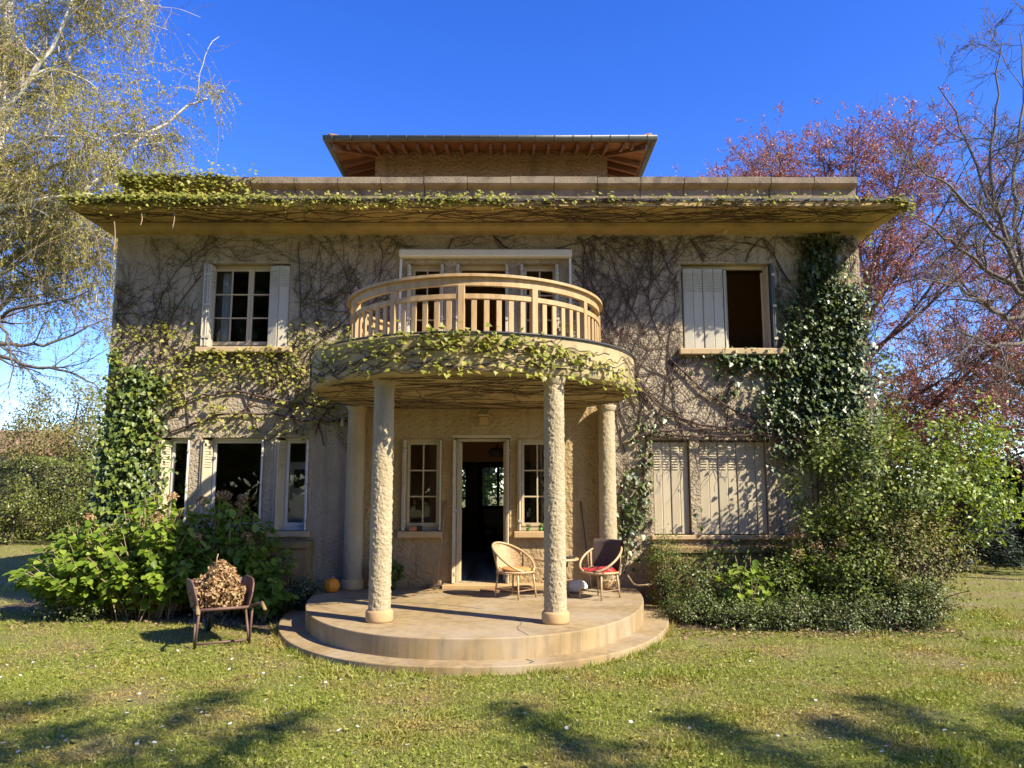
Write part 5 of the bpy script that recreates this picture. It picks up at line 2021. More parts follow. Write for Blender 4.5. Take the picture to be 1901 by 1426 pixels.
for k, (x, y, r, h) in enumerate([(2.98, -1.5, .40, .40), (3.5, -1.80, .42, .30), (4.1, -1.84, .45, .38), (4.75, -1.92, .48, .36), (5.35, -1.95, .50, .50), (5.85, -1.8, .44, .56)]):
    lab = ('rounded low box bush at the terrace end of the right bed edging', 'low box bush below the small pale hydrangea in the right bed edging', 'low box bush between the pale-leaved hydrangea and the one with dead heads',
           'low box bush in front of the hydrangea with tan dead heads', 'low box bush below the dull green shrub in the right bed edging', 'taller dark box bush at the lawn corner of the right bed')[k]
    shrub('box_bush', lab, 'bush', (x, y, h * .45), (r, r * .75, h * .62), 85, 50, .06, (.022, .042), 'box', base=(x, y, 0), stem=.006, group='low bushes edging the right bed', up=.7, shell=.6)
shrub('trailing_plant', 'straggling dark green plant trailing along the planter below the closed shutters', 'plant', (4.0, -.62, .72), (1.25, .14, .34), 70, 26, .08, (.035, .07), 'ivy_light', base=(4.0, -.6, 0), stem=.005)
shrub('leafy_shrub', 'mid-green bush before the planter, beside the pale-leaved hydrangea', 'shrub', (4.35, -1.2, .5), (.42, .3, .42), 46, 45, .08, (.035, .065), 'shrub', base=(4.35, -1.2, 0), stem=.006)
shrub('leafy_shrub', 'glossy bush between the dead-headed hydrangea and the bed edging', 'shrub', (5.2, -1.55, .55), (.5, .35, .45), 60, 45, .09, (.04, .075), 'shrub', base=(5.2, -1.55, 0), stem=.006)
shrub('leafy_shrub', 'dark little bush behind the rounded box at the terrace', 'shrub', (3.15, -1.15, .38), (.35, .28, .34), 40, 45, .08, (.03, .055), 'box', base=(3.15, -1.15, 0), stem=.006)
# left bed: dark ground-hugging bush
shrub('box_bush', 'low dark green bush at the foot of the left hydrangeas', 'bush', (-5.55, -1.15, .22), (.75, .32, .30), 100, 50, .06, (.022, .045), 'box', base=(-5.55, -1.15, 0), stem=.006, up=.7)
shrub('box_bush', 'dark fern-like plant in the shade between planter and pumpkin', 'plant', (-2.62, -.75, .25), (.25, .22, .28), 36, 24, .06, (.04, .09), 'ivy', tmpl=L_SLIM, base=(-2.62, -.75, 0), stem=.005)
# white twisted stick lying in the bed
p0, p1, p2, p3 = at(1165, 1068, -.6), at(1178, 1088, -.75), at(1200, 1086, -.8), at(1222, 1083, -.7)
tag(MB().tube(poly([p0, p1, p2, p3], 14), .014, 6).build('fallen_branch', M['cane']), 'pale dead branch lying in the bed beside the terrace', 'branch')

# ================================================================ TREES
def limb(pts, k=14):
    return poly(pts, k)


def tree_obj(t, groups, mat, name='branches', base=(0, 0, 0)):
    b0 = np.array(base, float)
    gs = [(P - b0, R, s) for P, R, s in groups]
    return obj(name, tube_mesh(name, gs), mat, t)


# --- weeping birch on the left, behind the villa
BX, BY = -15.2, 9.5
birch = thing('birch_tree', 'tall weeping birch with pale limbs and hanging yellow-green twigs beside the villa', 'tree', (BX, BY, 0))
trunk = limb([(BX, BY, 0), (BX + .1, BY, 3), (BX - .1, BY, 7), (BX + .2, BY, 12), (BX + .1, BY, 17), (BX + .3, BY, 21)], 20)
tr_r = np.linspace(.36, .09, 20)


def off_trunk(z):
    i = np.argmin(np.abs(trunk[:, 2] - z))
    return trunk[i]


lim = []
for zt_, pts in [(8.5, [(-70, 300, 9.5), (20, 190, 9.2), (75, 120, 9), (140, 0, 8.8), (165, -80, 8.8)]),
                 (7.5, [(-60, 330, 9.5), (50, 185, 10), (110, 140, 10.2), (175, 40, 10.4), (200, -20, 10.5)]),
                 (5.6, [(-60, 480, 9.5), (40, 440, 9), (125, 385, 8.8), (190, 330, 9), (280, 235, 9.3), (330, 210, 9.4), (385, 184, 9.5)]),
                 (5.0, [(-40, 520, 9.5), (40, 470, 10.5), (95, 425, 11), (140, 380, 11.3), (230, 320, 11.8)]),
                 (5.8, [(-60, 440, 9.5), (0, 388, 8), (60, 372, 7.8), (130, 360, 7.6), (200, 365, 7.4)]),
                 (10.5, [(-60, 60, 9.5), (60, -40, 9.8), (150, -60, 10), (230, -50, 10.2), (275, 20, 10.3)]),
                 (9.5, [(-60, 200, 9.5), (60, 110, 11), (170, 60, 11.4), (240, 30, 11.5)]),
                 (11, [(-80, 100, 9.5), (0, 10, 8.5), (80, -60, 8.5), (170, -100, 8.6)]),
                 (4.2, [(-60, 640, 9.5), (0, 560, 9.8), (90, 500, 10), (170, 470, 10.2), (215, 500, 10.2)]),
                 (4.8, [(-60, 560, 9.5), (10, 500, 9.0), (80, 450, 8.9), (150, 420, 8.8), (205, 430, 8.8)]),
                 (6.2, [(-60, 400, 9.5), (60, 330, 8.8), (150, 280, 8.8), (230, 240, 8.9), (300, 250, 9.0)]),
                 (6.6, [(-60, 330, 9.5), (30, 260, 7.6), (110, 250, 7.4), (190, 260, 7.2)])]:
    P = [off_trunk(zt_)] + [at(u, v, y) for u, v, y in pts]
    lim.append(limb(P, 18))
LM = np.array(lim)
LM[:, 1:-1] += rng.normal(0, .05, LM[:, 1:-1].shape)
LR = np.full((len(LM), 1), .14) * np.linspace(1, .2, 18)[None]
LR[5:] *= .8
b1, r1 = grow(LM, LR, 18, (48, 16), 2.1, 9, .16, (.03, 0, .05), .2, 1, .5, .25)
b2, r2 = grow(b1, r1, 6, (42, 15), .9, 6, .2, (0, 0, -.08), .2, 1, .6, .35)
tree_obj(birch, [(trunk[None], tr_r[None], 12), (LM, LR, 8), (b1, np.maximum(r1, .008), 5)], M['birch'], 'limbs', (BX, BY, 0))
src = np.concatenate([b2[:, :, :]])
st_, sr_ = grow(b2, r2, 4, (60, 25), 1.35, 6, .10, (0, 0, -.55), .15, 1, .4, .5, .45, .1)
st2, sr2 = grow(b1, r1, 8, (60, 25), 1.3, 6, .10, (0, 0, -.55), .3, 1, .3, .5, .45, .1)
S_ALL = np.concatenate([st_, st2])
# keep clear of the villa's roof and of the sky to the right of the crown
tip = S_ALL[:, -1]
v_ = tip - CAM
uu = 950.5 + FPX * v_[:, 0] / (v_[:, 1] * math.cos(TILT) + v_[:, 2] * math.sin(TILT))
vv = 713 - FPX * (-v_[:, 1] * math.sin(TILT) + v_[:, 2] * math.cos(TILT)) / (v_[:, 1] * math.cos(TILT) + v_[:, 2] * math.sin(TILT))
edge = np.interp(vv, [-200, 100, 150, 175, 200, 330, 400, 700, 900], [290, 290, 300, 400, 445, 430, 340, 240, 200])
ok = (uu < edge + rng.normal(0, 14, len(uu))) & (S_ALL[:, :, 2].min(1) > 2.6) & (S_ALL[:, :, 1].min(1) > 1)
ok &= ~((S_ALL[:, :, 0].max(1) > -6.4) & (S_ALL[:, :, 1].min(1) < 8.2) & (S_ALL[:, :, 2].min(1) < 7.0))
S_ALL = S_ALL[ok]
SR = np.full(S_ALL.shape[:2], .004)
tree_obj(birch, [(b2, np.maximum(r2, .006), 3), (S_ALL, SR, 3)], M['cane'], 'twigs', (BX, BY, 0))['kind'] = 'stuff'
P, T = along(S_ALL, 22, .024)
n = len(P)
V, F = leaves_np(P - [BX, BY, 0], randn(n) + [.2, -.5, .4], T * .5 + [0, 0, -.8] + randn(n) * .5, rng.uniform(.045, .082, n), L_QUAD)
obj('foliage', mesh_np('foliage', V, F), M['birch_leaf'], birch)['kind'] = 'stuff'

# --- copper beech on the right, behind the villa
CX, CY = 11.9, 12.5
beech = thing('copper_beech', 'large copper beech with young reddish leaves behind the right end of the villa', 'tree', (CX, CY, 0))
trunk = limb([(CX, CY, 0), (CX, CY, 3), (CX + .1, CY, 6), (CX, CY, 9.6)], 16)
n = 78
zt_ = np.r_[rng.uniform(1.4, 8.6, 62), rng.uniform(1.2, 3.4, 16)]
az = rng.uniform(0, 2 * np.pi, n)
az[:46] = rng.uniform(math.radians(120), math.radians(290), 46)
az[46:54] = rng.uniform(math.radians(165), math.radians(215), 8)
zt_[46:54] = rng.uniform(5.5, 8.6, 8)
az[62:] = rng.uniform(math.radians(190), math.radians(330), 16)      # mostly the side one sees
el = np.radians(4 + 40 * (zt_ - 1.4) / 7.2 + rng.normal(0, 11, n))
LL = (8.2 - .12 * (zt_ - 1.5)) * rng.uniform(.8, 1.1, n)
k = 14
LM = np.empty((n, k, 3))
LM[:, 0] = np.c_[np.full(n, CX), np.full(n, CY), zt_]
d = np.c_[np.cos(az) * np.cos(el), np.sin(az) * np.cos(el), np.sin(el)]
for j in range(1, k):
    d = unit(d + randn(n) * .07 + [0, 0, .02])
    LM[:, j] = LM[:, j - 1] + d * (LL / (k - 1))[:, None]
ex = ((LM - [11.5, 12.5, 5.0]) / [8.6, 8.0, 9.2])
far = (ex ** 2).sum(2)
for i in range(n):                       # limbs stop short of the crown's outline
    out_ = np.where(far[i] > .80)[0]
    if len(out_) and out_[0] > 1:
        LM[i] = poly(LM[i, :out_[0] + 1], k)
LR = np.full((n, 1), .075) * np.linspace(1, .12, k)[None]
b1, r1 = grow(LM, LR, 13, (42, 12), 2.3, 9, .12, (-.02, 0, .07), .2, 1, .5, .3)
b2, r2 = grow(b1, r1, 6, (38, 12), 1.1, 5, .12, (-.05, 0, .10), .15, 1, .55, .4)
b3, r3 = grow(b2, r2, 3, (36, 12), .55, 3, .12, (-.05, 0, .12), .2, 1, .6, .5)


def keep_clear(B, R):
    q = B[:, -1]
    e = ((q[:, 0] - 11.5) / 8.6) ** 2 + ((q[:, 1] - 12.5) / 8.0) ** 2 + ((q[:, 2] - 5.0) / 9.2) ** 2
    ok = (e < 1 + rng.normal(0, .10, len(q)))
    ok &= ~((B[:, :, 0].min(1) < 6.9) & (B[:, :, 1].min(1) < 8.6) & (B[:, :, 2].min(1) < 6.6)) & (B[:, :, 2].min(1) > .35)
    return B[ok], R[ok]


b1, r1 = keep_clear(b1, r1)
b2, r2 = keep_clear(b2, r2)
b3, r3 = keep_clear(b3, r3)
tree_obj(beech, [(trunk[None], np.linspace(.42, .10, 16)[None], 12), (LM, LR, 7), (b1, np.maximum(r1, .008), 4)], M['bark'], 'limbs', (CX, CY, 0))
tree_obj(beech, [(b2, np.maximum(r2, .006), 3), (b3, np.maximum(r3, .0045), 3)], M['beech_twig'], 'twigs', (CX, CY, 0))['kind'] = 'stuff'
P, T = along(b3, 19, .035, .1, 1.0)
n = len(P)
V, F = leaves_np(P - [CX, CY, 0], randn(n) + [.2, -.4, .6], T + randn(n) * .6, rng.uniform(.042, .08, n), L_QUAD)
obj('foliage', mesh_np('foliage', V, F), M['beech_leaf'], beech)['kind'] = 'stuff'

# --- leafless tree on the far right, nearer than the beech


def bare_tree(label, base, limbs, r0, per, lens, mat, sides=3, wob=.16, bias=(0, 0, .08), trunk_top=None):
    t = thing('bare_tree', label, 'tree', base)
    L = np.array([limb(p, 16) for p in limbs])
    L[:, 1:] += rng.normal(0, .03, L[:, 1:].shape)
    R = np.full((len(L), 1), r0 * .55) * np.linspace(1, .2, 16)[None]
    groups = [(L, R, 7)]
    if trunk_top is not None:
        tk = limb([base, (np.array(base) + trunk_top) / 2 + [.06, 0, 0], trunk_top], 12)
        groups.insert(0, (tk[None], np.linspace(r0, r0 * .55, 12)[None], 12))
    B, Rr = L, R
    tw = []
    for i, (p, l) in enumerate(zip(per, lens)):
        B, Rr = grow(B, Rr, p, (44, 14), l, 8 if i < 2 else 6, wob, bias, .15, 1, .58, .35)
        tw.append((B, np.maximum(Rr, .005), 5 if i == 0 else sides))
    b0 = np.array(base)
    obj('limbs', tube_mesh('limbs', [(P - b0, q, s) for P, q, s in groups + tw[:1]]), M[mat], t)
    obj('twigs', tube_mesh('twigs', [(P - b0, q, s) for P, q, s in tw[1:]]), M[mat], t)['kind'] = 'stuff'
    return t


ty = 3.2
tt = at(1912, 560, ty)
bare_tree('leafless dark-branched tree rising to the right before the copper beech', (tt[0] + .25, ty, 0),
          [[tt] + [at(u, v, y) for u, v, y in pts] for pts in
           ([(1880, 500, 3.2), (1860, 420, 3.1), (1835, 300, 3.0), (1850, 200, 2.9), (1858, 80, 2.9)],
            [(1880, 480, 3.0), (1820, 400, 2.6), (1760, 340, 2.3), (1715, 320, 2.2), (1690, 290, 2.1)],
            [(1890, 470, 3.4), (1880, 330, 3.7), (1900, 200, 4.0), (1895, 60, 4.2)],
            [(1890, 540, 3.0), (1820, 490, 2.7), (1760, 440, 2.5), (1700, 405, 2.4), (1680, 390, 2.4)],
            [(1885, 600, 3.0), (1820, 560, 2.5), (1760, 520, 2.2), (1710, 520, 2.0)],
            [(1880, 460, 3.3), (1830, 350, 3.6), (1790, 260, 3.8), (1770, 190, 3.9), (1745, 160, 3.9)],
            [(1910, 440, 3.2), (1940, 300, 3.0), (1960, 120, 3.0)],
            [(1900, 640, 3.0), (1830, 640, 2.4), (1760, 600, 2.1), (1720, 610, 2.0)])],
          .105, (10, 7, 5), (1.25, .6, .32), 'bark', trunk_top=tt)
# leafless branches seen low on the left, under the birch
ty = 6.5
tt = at(-70, 640, ty)
bare_tree('leafless thin-twigged small tree between the birch and the hedge', (tt[0] - .1, ty, 0),
          [[tt] + [at(u, v, y) for u, v, y in pts] for pts in
           ([(0, 655, 6.5), (60, 690, 6.4), (120, 680, 6.3), (190, 725, 6.2)],
            [(0, 640, 6.5), (90, 640, 6.8), (150, 620, 7.0), (200, 590, 7.1)],
            [(-10, 590, 6.5), (40, 570, 6.2), (110, 560, 6.1), (170, 540, 6.0)],
            [(-20, 560, 6.5), (10, 620, 6.0), (30, 680, 5.8), (20, 720, 5.7)])],
          .12, (6, 4, 3), (1.2, .6, .3), 'bark', trunk_top=tt, bias=(.02, 0, -.03))

# --- hedge, bushes and far house on the left


def hedge(label, x0, x1, y0, y1, h, mat, n, leaf, group=None):
    t = thing('hedge', label, 'hedge', ((x0 + x1) / 2, (y0 + y1) / 2, 0), 0, group)
    b0 = np.array([(x0 + x1) / 2, (y0 + y1) / 2, 0])
    P = np.c_[rng.uniform(x0, x1, n), rng.uniform(y0, y1, n), rng.uniform(0.02, h, n)]
    f = rng.integers(0, 4, n)
    P[f <= 1, 1] = y0 + np.abs(rng.normal(0, .12, (f <= 1).sum()))
    P[f == 2, 2] = h - np.abs(rng.normal(0, .12, (f == 2).sum()))
    P[:, 1] += .15 * np.sin(P[:, 0] * 1.7) + .1 * np.sin(P[:, 2] * 3 + P[:, 0])
    P[:, 2] *= 1 + .05 * np.sin(P[:, 0] * 2.1)
    V, F = leaves_np(P - b0, randn(n) * .6 + [.2, -.6, .6], randn(n), rng.uniform(leaf[0], leaf[1], n), L_QUAD)
    obj('foliage', mesh_np('foliage', V, F), M[mat], t)['kind'] = 'stuff'
    core = MB().box(x0 + .3, x1 - .3, y0 + .35, y1 - .2, 0, h - .3)
    core.build('branch_core', M['bark'], t, tuple(-b0))
    return t


hedge('clipped dark green hedge behind the lawn left of the villa', -27, -7.6, 15.6, 17.4, 2.9, 'hedge', 34000, (.07, .12))


def small_tree(label, c, h, r, mat, n_clump, per, leaf, trunk_r=.08, name='small_tree', csize=.3, cz=None, cat='tree'):
    t = thing(name, label, cat, (c[0], c[1], 0))
    b0 = np.array([c[0], c[1], 0.])
    cz = cz if cz else h - r[2]
    P, out, cc = clumpy((c[0], c[1], cz), r, n_clump, per, csize, .35, .1)
    n = len(P)
    V, F = leaves_np(P - b0, out * .5 + randn(n) * .6 + [.1, -.3, .5], randn(n) + out * .5, rng.uniform(leaf[0], leaf[1], n), L_QUAD)
    obj('crown', mesh_np('crown', V, F), M[mat], t)['kind'] = 'stuff'
    sel = cc[rng.permutation(len(cc))[:40]] - b0
    tp = np.array([0, 0, cz * .55])
    f = np.linspace(0, 1, 8)[None, :, None]
    mid = (tp + sel) / 2 + [0, 0, .25]
    Pc = tp * (1 - f) ** 2 + 2 * mid[:, None] * f * (1 - f) + sel[:, None] * f ** 2
    tk = limb([(0, 0, 0), (.05, .03, cz * .3), tp, (0, 0, cz)], 10)
    obj('trunk', tube_mesh('trunk', [(tk[None], np.linspace(trunk_r, trunk_r * .5, 10)[None], 8), (Pc, np.full((len(sel), 8), trunk_r * .4) * np.linspace(1, .2, 8)[None], 4)]), M['bark'], t)
    return t


small_tree('loose olive-brown tree behind the clipped hedge', (-18.5, 20.5), 6.6, (3.2, 2.5, 2.4), 'olive', 120, 110, (.09, .15), .12)
small_tree('yellowish open bush-like tree left of the villa, behind the hedge', (-14.6, 19.0), 5.8, (2.2, 2.0, 1.9), 'olive', 90, 110, (.08, .14), .1)
small_tree('dull green evergreen tree at the hedge end close to the villa', (-11.4, 18.6), 5.0, (1.9, 1.6, 1.9), 'hedge', 90, 120, (.08, .13), .1)
small_tree('brown-green tree far behind the hedge', (-20, 38), 8.0, (4.5, 4, 3.4), 'olive', 130, 110, (.2, .32), .25, csize=.6)
small_tree('low green tree far behind the hedge, beside the stone house', (-14, 40), 6.5, (4.5, 3.5, 2.8), 'hedge', 120, 110, (.2, .32), .25, csize=.6)
# green trees behind the villa, seen through the hall
small_tree('sunlit green tree behind the villa, seen through the hall door panes', (-.6, 17.5), 6.2, (3.0, 2.2, 2.7), 'shrub_lime', 70, 80, (.12, .2), .14, csize=.35)
small_tree('sunlit yellow-green tree behind the villa, seen through the narrow hall window', (-3.6, 19.0), 6.0, (2.6, 2.2, 2.6), 'shrub_lime', 60, 80, (.12, .2), .14, csize=.35)
for k, (x, y, h, r) in enumerate([(-19.5, 14.2, 3.0, 1.7), (-16.2, 13.6, 2.5, 1.5), (-13.4, 14.0, 2.9, 1.5), (-11.0, 13.8, 2.3, 1.3), (-22.5, 15, 3.6, 2.0)]):
    small_tree(('dark evergreen bush', 'low evergreen bush', 'rounded dark bush', 'small bush near the villa', 'tall evergreen bush')[k] + ' in front of the hedge left of the villa', (x, y), h, (r, 1.1, h * .5), 'hedge', 70, 70, (.07, .13), .06, csize=.2, cat='bush', name='evergreen_bush')
# far house
fh = thing('stone_house', 'distant pale stone house with a tiled roof behind the hedge', 'house', (-30.2, 30, 0))
MB().box(-4, 3.4, 0, 6, 0, 3.9).build('wall', M['rubble'], fh)
MB().add([(-4.4, -.5, 3.8), (3.8, -.5, 3.8), (3.8, 6.5, 3.8), (-4.4, 6.5, 3.8), (-4.4, 3, 5.3), (3.8, 3, 5.3)], [(0, 1, 5, 4), (2, 3, 4, 5), (1, 2, 5), (3, 0, 4), (3, 2, 1, 0)]).build('roof', M['hip_tile'], fh)
wn_ = MB().box(1.2, 2.2, -.04, .0, 1.6, 3.0).build('window', M['white_paint'], fh)
MB().box(1.28, 2.12, -.05, -.041, 1.68, 2.92).build('pane', M['black'], wn_)
MB().box(-2.2, -1.2, -.04, .0, 1.6, 3.0).build('window', M['white_paint'], fh)

# --- dark spreading conifers on the right, under the beech


def conifer(label, c, r, h, n, group=None):
    t = thing('conifer', label, 'conifer', (c[0], c[1], 0), 0, group)
    k = 8
    m_ = 70
    az_ = rng.uniform(0, 2 * np.pi, m_)
    L = r * rng.uniform(.6, 1.1, m_)
    z0 = rng.uniform(.1, h, m_)
    L *= (1.05 - .75 * z0 / h)
    f = np.linspace(0, 1, k)[None, :]
    B = np.stack([np.cos(az_)[:, None] * L[:, None] * f, np.sin(az_)[:, None] * L[:, None] * f, z0[:, None] + .25 * f * (1 - f) * 2 - .25 * f ** 2 * z0[:, None]], -1)
    B[..., 2] = np.maximum(B[..., 2], .06)
    obj('branches', tube_mesh('branches', [(B, np.full((m_, k), .02) * np.linspace(1, .3, k)[None], 4), (limb([(0, 0, 0), (0, 0, h * .6), (0, 0, h)], 6)[None], np.linspace(.09, .02, 6)[None], 7)]), M['bark'], t)
    P, T = along(B, n // m_, .10, .1, 1)
    nn = len(P)
    P[:, 2] = np.maximum(P[:, 2], .03)
    V, F = leaves_np(P, randn(nn) * .5 + [0, -.2, 1], T + randn(nn) * .6 + [0, 0, -.2], rng.uniform(.12, .22, nn), L_SLIM)
    obj('foliage', mesh_np('foliage', V, F), M['conifer'], t)['kind'] = 'stuff'
    return t


conifer('low dark conifer with drooping sprays at the lawn edge under the copper beech', (10.6, 5.6, 0), 2.0, 1.7, 9000)
conifer('dark spreading conifer behind the low one under the copper beech', (13.2, 7.2, 0), 2.6, 2.4, 10000)
conifer('dark conifer beside the villa flank behind the lime shrub', (8.7, 6.6, 0), 1.5, 2.2, 8000)
conifer('dark tall conifer at the garden edge right of the beech trunk', (17.5, 9.0, 0), 2.6, 4.5, 9000)
small_tree('dense dark evergreen closing the garden behind the copper beech', (11, 24), 7.0, (5, 3, 3.6), 'hedge', 130, 110, (.18, .3), .2, csize=.5)
small_tree('dark green tree far behind the copper beech', (19, 27), 8.0, (5.5, 3, 4.2), 'hedge', 130, 110, (.2, .32), .2, csize=.5)
small_tree('green tree at the far right garden boundary', (27, 24), 9.0, (5.5, 3, 4.6), 'hedge', 130, 110, (.2, .32), .2, csize=.5)

# --- trees behind the viewpoint: a cedar whose limb tips shade the lawn, and a boundary of dark trees the panes mirror


def shade_point(x, y, h):
    return np.array([x, y, 0]) + SUN * (h / SUN[2])


cedar = thing('cedar_tree', 'spreading cedar whose limb tips shade the near lawn', 'tree', (7.0, -18.0, 0))
tk = limb([(7, -18, 0), (7.05, -18, 4), (6.95, -18, 8), (7, -18, 11.5)], 12)
specs = [((1.25, -7.2), (.36, -5.46), 7.0, .16), ((2.45, -7.1), (1.80, -5.75), 7.4, .15), ((3.95, -7.2), (3.50, -5.15), 6.8, .20), ((3.2, -7.0), (2.9, -5.85), 7.2, .13),
         ((-2.3, -7.1), (-2.10, -5.05), 7.6, .17), ((-3.1, -7.2), (-2.85, -5.95), 7.9, .18), ((-4.2, -6.2), (-3.35, -5.25), 8.2, .22), ((-1.7, -7.2), (-1.25, -5.75), 7.5, .15), ((-4.6, -7.0), (-4.1, -5.6), 8.4, .25), ((4.8, -6.9), (4.5, -5.6), 6.6, .16)]
CL = []
CP = []
for (b_, t_, h, wd) in specs:
    B_ = shade_point(b_[0], b_[1], h)
    T_ = shade_point(t_[0], t_[1], h - .3)
    root = np.array([7, -18, h - .6])
    CL.append(limb([root, root * .45 + B_ * .55 + [0, 0, .25], B_, (B_ + T_) / 2 + rng.normal(0, .1, 3), T_], 14))
    n = 900
    wd *= 1.25
    f = rng.uniform(-1.2, 1, n)
    c = np.where(f[:, None] < 0, B_ + (root - B_) * (-f[:, None]) * .5, B_ + (T_ - B_) * f[:, None])
    CP.append(c + randn(n) * np.c_[np.full(n, wd), np.full(n, wd * .8), np.full(n, .10)] * (1.1 - .6 * np.clip(f, 0, 1))[:, None])
CL = np.array(CL)
CR = np.full((len(CL), 1), .07) * np.linspace(1, .12, 14)[None]
b1, r1 = grow(CL, CR, 8, (55, 15), .7, 6, .15, (0, 0, 0), .45, .97, .4, .4)
b0 = np.array([7, -18, 0.])
obj('limbs', tube_mesh('limbs', [(tk[None] - b0, np.linspace(.38, .10, 12)[None], 12), (CL - b0, CR, 7), (b1 - b0, r1, 4)]), M['bark'], cedar)
P = np.concatenate(CP)
n = len(P)
V, F = leaves_np(P - b0, randn(n) + [0, 0, 1.], randn(n), rng.uniform(.10, .2, n), L_SLIM)
obj('foliage', mesh_np('foliage', V, F), M['conifer'], cedar)['kind'] = 'stuff'
for k, (x, y, h) in enumerate([(-18, -34, 17), (-10, -36, 18), (-2, -37, 17.5), (6, -39, 18), (14, -40, 17), (-25, -30, 16)]):
    small_tree(('dark boundary tree at the street end of the garden, %s' % ('west corner', 'second from the west corner', 'opposite the porch', 'behind the cedar', 'east of the cedar', 'on the west side')[k]), (x, y), h, (5.6, 3, h * .46), 'hedge', 190, 60, (.7, 1.1), .3, csize=.8)

# ================================================================ LAWN GRASS, DAISIES, LITTER
def in_poly(P, poly_):
    x, y = P[:, 0], P[:, 1]
    c = np.zeros(len(P), bool)
    q = np.array(poly_)
    j = len(q) - 1
    for i in range(len(q)):
        xi, yi = q[i]
        xj, yj = q[j]
        m = ((yi > y) != (yj > y)) & (x < (xj - xi) * (y - yi) / (yj - yi + 1e-12) + xi)
        c ^= m
        j = i
    return c


STEP = u_outline(2.75, -4.43, 0, .1)
HOUSE = [(WX0, 0), (WX1, 0), (WX1, 8), (WX0, 8)]


def lawn_points(n, y0, y1, margin=1.06):
    y = y0 + (y1 - y0) * rng.uniform(0, 1, n)
    d = y - CAM[1]
    half = d * .70 * margin + 2.2
    x = CAM[0] + rng.uniform(-1, 1, n) * half
    P = np.c_[x, y, np.zeros(n)]
    ok = ~in_poly(P, STEP) & ~in_poly(P, HOUSE)
    soft = in_poly(P + rng.normal(0, .10, P.shape), BED_L) | in_poly(P + rng.normal(0, .10, P.shape), BED_R)
    ok &= ~(soft & (rng.uniform(0, 1, n) < .93))
    r_ = np.hypot((x + .05) / 2.75, np.minimum(y, 0) / 4.43)
    ok &= ~((r_ < 1.09) & (rng.uniform(0, 1, n) < 7 * (1.09 - r_)))
    return P[ok]


Vs, Fs, off = [], [], 0
for (cnt, y0, y1, s0, s1, tm) in [(250000, -8.2, -4.2, .022, .05, L_BLADE), (120000, -4.6, -.2, .028, .055, L_BLADE), (70000, -2, 14, .04, .08, L_BLADE),
                                  (75000, -8.2, -3.2, .016, .032, L_QUAD), (26000, -4, 0, .02, .036, L_QUAD)]:
    P = lawn_points(cnt, y0, y1)
    n = len(P)
    patch = np.sin(P[:, 0] * 2.3 + 1.1 * np.sin(P[:, 1] * 1.7)) * np.sin(P[:, 1] * 2.9 + P[:, 0])
    pn = np.array([mnoise.noise(Vector((q[0] * 1.3, q[1] * 1.3, 4.2))) for q in P])
    ok = rng.uniform(0, 1, n) < np.clip(.80 + .20 * patch - 1.3 * np.clip(pn - .22, 0, 1), .12, 1)
    P = P[ok]
    n = len(P)
    tall = 1 + .9 * np.clip(-pn[ok] - .12, 0, 1) * 2
    lean = rng.normal(0, 1.0, (n, 3))
    if tm is L_BLADE:
        D = lean * [1, 1, 0] + [0, 0, .8]
        N = randn(n) * [1, 1, .4]
    else:
        D = lean * [1, 1, .15]
        N = np.array([0, 0, 1.]) + randn(n) * .35
        P[:, 2] = rng.uniform(.006, .025, n)
    S = rng.uniform(s0, s1, n) * tall
    T_ = tm
    if tm is L_BLADE:
        T_ = (tm[0] * [1.15, 1, 1], tm[1])
    V, F = leaves_np(P, N, D, S, T_)
    Vs.append(V)
    Fs.append(F + off)
    off += len(V)
# longer blades creeping over the foot of the step, and broad-leaved weed rosettes
a = rng.uniform(math.pi, 2 * math.pi, 5200)
rr = 1.004 + np.abs(rng.normal(0, .012, len(a)))
P = np.c_[-.05 + 2.74 * rr * np.sign(np.cos(a)) * np.abs(np.cos(a)) ** .9, -4.42 * rr * np.abs(np.sin(a)) ** .9, np.zeros(len(a))]
P = P[(rng.uniform(0, 1, len(a)) < .25 + .75 * (np.sin(a * 23) * np.sin(a * 9 + 1) > .1))]
n = len(P)
V, F = leaves_np(P, randn(n) * [1, 1, .4], randn(n) * [.6, .6, 0] + [0, 0, .9], rng.uniform(.03, .10, n), (L_BLADE[0] * [.9, 1, 1], L_BLADE[1]))
Vs.append(V)
Fs.append(F + off)
off += len(V)
c = lawn_points(420, -7.4, -2.2)
for q in c:
    m_ = rng.integers(5, 9)
    a = rng.uniform(0, 6.28) + np.arange(m_) * 6.28 / m_
    P = np.repeat(q[None], m_, 0) + [0, 0, .012]
    V, F = leaves_np(P, np.c_[-np.cos(a) * .4, -np.sin(a) * .4, np.ones(m_)], np.c_[np.cos(a), np.sin(a), np.full(m_, .25)], rng.uniform(.022, .05, m_), L_QUAD)
    Vs.append(V)
    Fs.append(F + off)
    off += len(V)
g = obj('grass', mesh_np('grass', np.concatenate(Vs), np.concatenate(Fs)), M['grass'])
g['kind'] = 'stuff'
g['label'] = 'short patchy lawn grass with clover and moss'
g['category'] = 'grass'

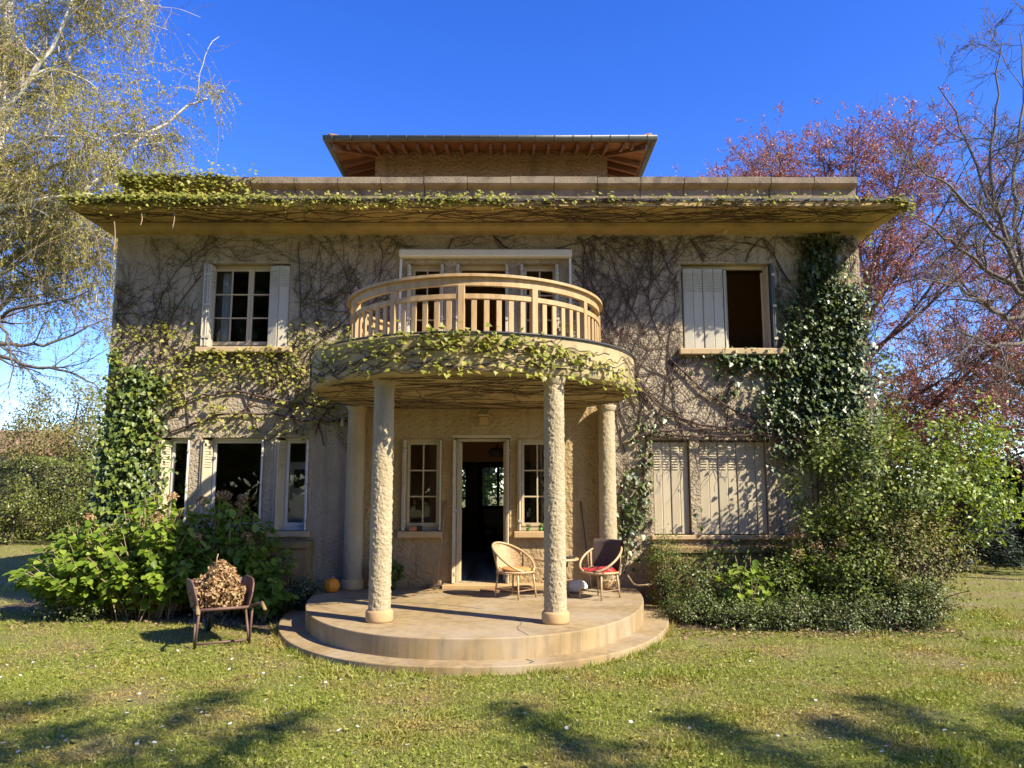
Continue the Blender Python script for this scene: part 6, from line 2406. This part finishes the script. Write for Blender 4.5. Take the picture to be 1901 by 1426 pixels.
# dead leaves on the bed edges and planter
PL = []
for (n, x0, x1, y0, y1) in [(900, -7.2, -2.3, -2.0, -.7), (700, 2.5, 6.2, -2.6, -1.9), (300, -4.6, 2.8, -4.8, -2.4), (160, 2.6, 6.2, -1.9, -.5)]:
    P = np.c_[rng.uniform(x0, x1, n), rng.uniform(y0, y1, n), np.full(n, .014)]
    P = P[~in_poly(P, STEP)]
    PL.append(P)
P = np.c_[rng.uniform(2.64, 5.3, 260), rng.uniform(-.42, -.05, 260), np.full(260, .96)]
PL.append(P)
P = np.concatenate(PL)
n = len(P)
P[:, 2] += rng.uniform(0, .015, n)
o = obj('dead_leaves', leaf_mesh('dead_leaves', P, randn(n) * .35 + [0, 0, 1], randn(n), rng.uniform(.025, .06, n), L_OVAL), M['dead_leaf'])
o['kind'] = 'stuff'
o['label'] = 'dead brown leaves littering the bed edges and planter'
o['category'] = 'leaf litter'

# daisies
dv, df = [], []
for k in range(8):
    a = 2 * math.pi * k / 8
    da = .30
    b_ = len(dv)
    dv += [(0, 0, .030), (.016 * math.cos(a - da), .016 * math.sin(a - da), .033), (.017 * math.cos(a), .017 * math.sin(a), .031), (.016 * math.cos(a + da), .016 * math.sin(a + da), .033)]
    df += [(b_, b_ + 1, b_ + 2), (b_, b_ + 2, b_ + 3)]
b_ = len(dv)
dv += [(-.002, 0, 0), (.002, 0, 0), (0, 0, .03)]
df += [(b_, b_ + 1, b_ + 2)]
dme = mesh_np('daisy', dv, df)
dme.materials.append(M['petal'])
spots = [(u, v) for u, v in ((1, 1262), (62, 1234), (84, 1241), (110, 1193), (12, 1238), (235, 1194), (258, 1194), (255, 1232), (176, 1240), (163, 1241), (252, 1246), (268, 1247), (300, 1266), (432, 1227), (434, 1234), (492, 1236), (510, 1225),
                             (258, 1292), (353, 1302), (365, 1322), (375, 1326), (383, 1335), (301, 1355), (319, 1345), (114, 1373), (120, 1382), (90, 1395), (544, 1326), (533, 1330), (493, 1308), (727, 1278), (655, 1250), (425, 1323), (292, 1420),
                             (1240, 1275), (1515, 1305), (1530, 1310), (1542, 1375), (1622, 1344), (972, 1330), (1052, 1262), (1208, 1326), (530, 1418), (560, 1416), (660, 1403), (50, 1282), (204, 1252), (40, 1340), (1280, 1205), (234, 1330))]
spots += [(int(u), int(v)) for u, v in zip(rng.uniform(0, 760, 44), rng.uniform(1190, 1424, 44))] + [(int(u), int(v)) for u, v in zip(rng.uniform(1050, 1890, 22), rng.uniform(1200, 1420, 22))]
for u, v in spots:
    d = np.array([(u - 950.5) / FPX, math.cos(TILT) - (713 - v) / FPX * math.sin(TILT), math.sin(TILT) + (713 - v) / FPX * math.cos(TILT)])
    p = CAM - d * (CAM[2] / d[2])
    s = rng.uniform(.6, 1.0)
    o = obj('daisy', dme, None, None, (p[0], p[1], 0), (rng.normal(-.25, .2), rng.normal(0, .2), rng.uniform(0, 6)), (s, s, s))
    tag(o, 'small white daisy in the lawn grass', 'daisy', 'daisies in the lawn')
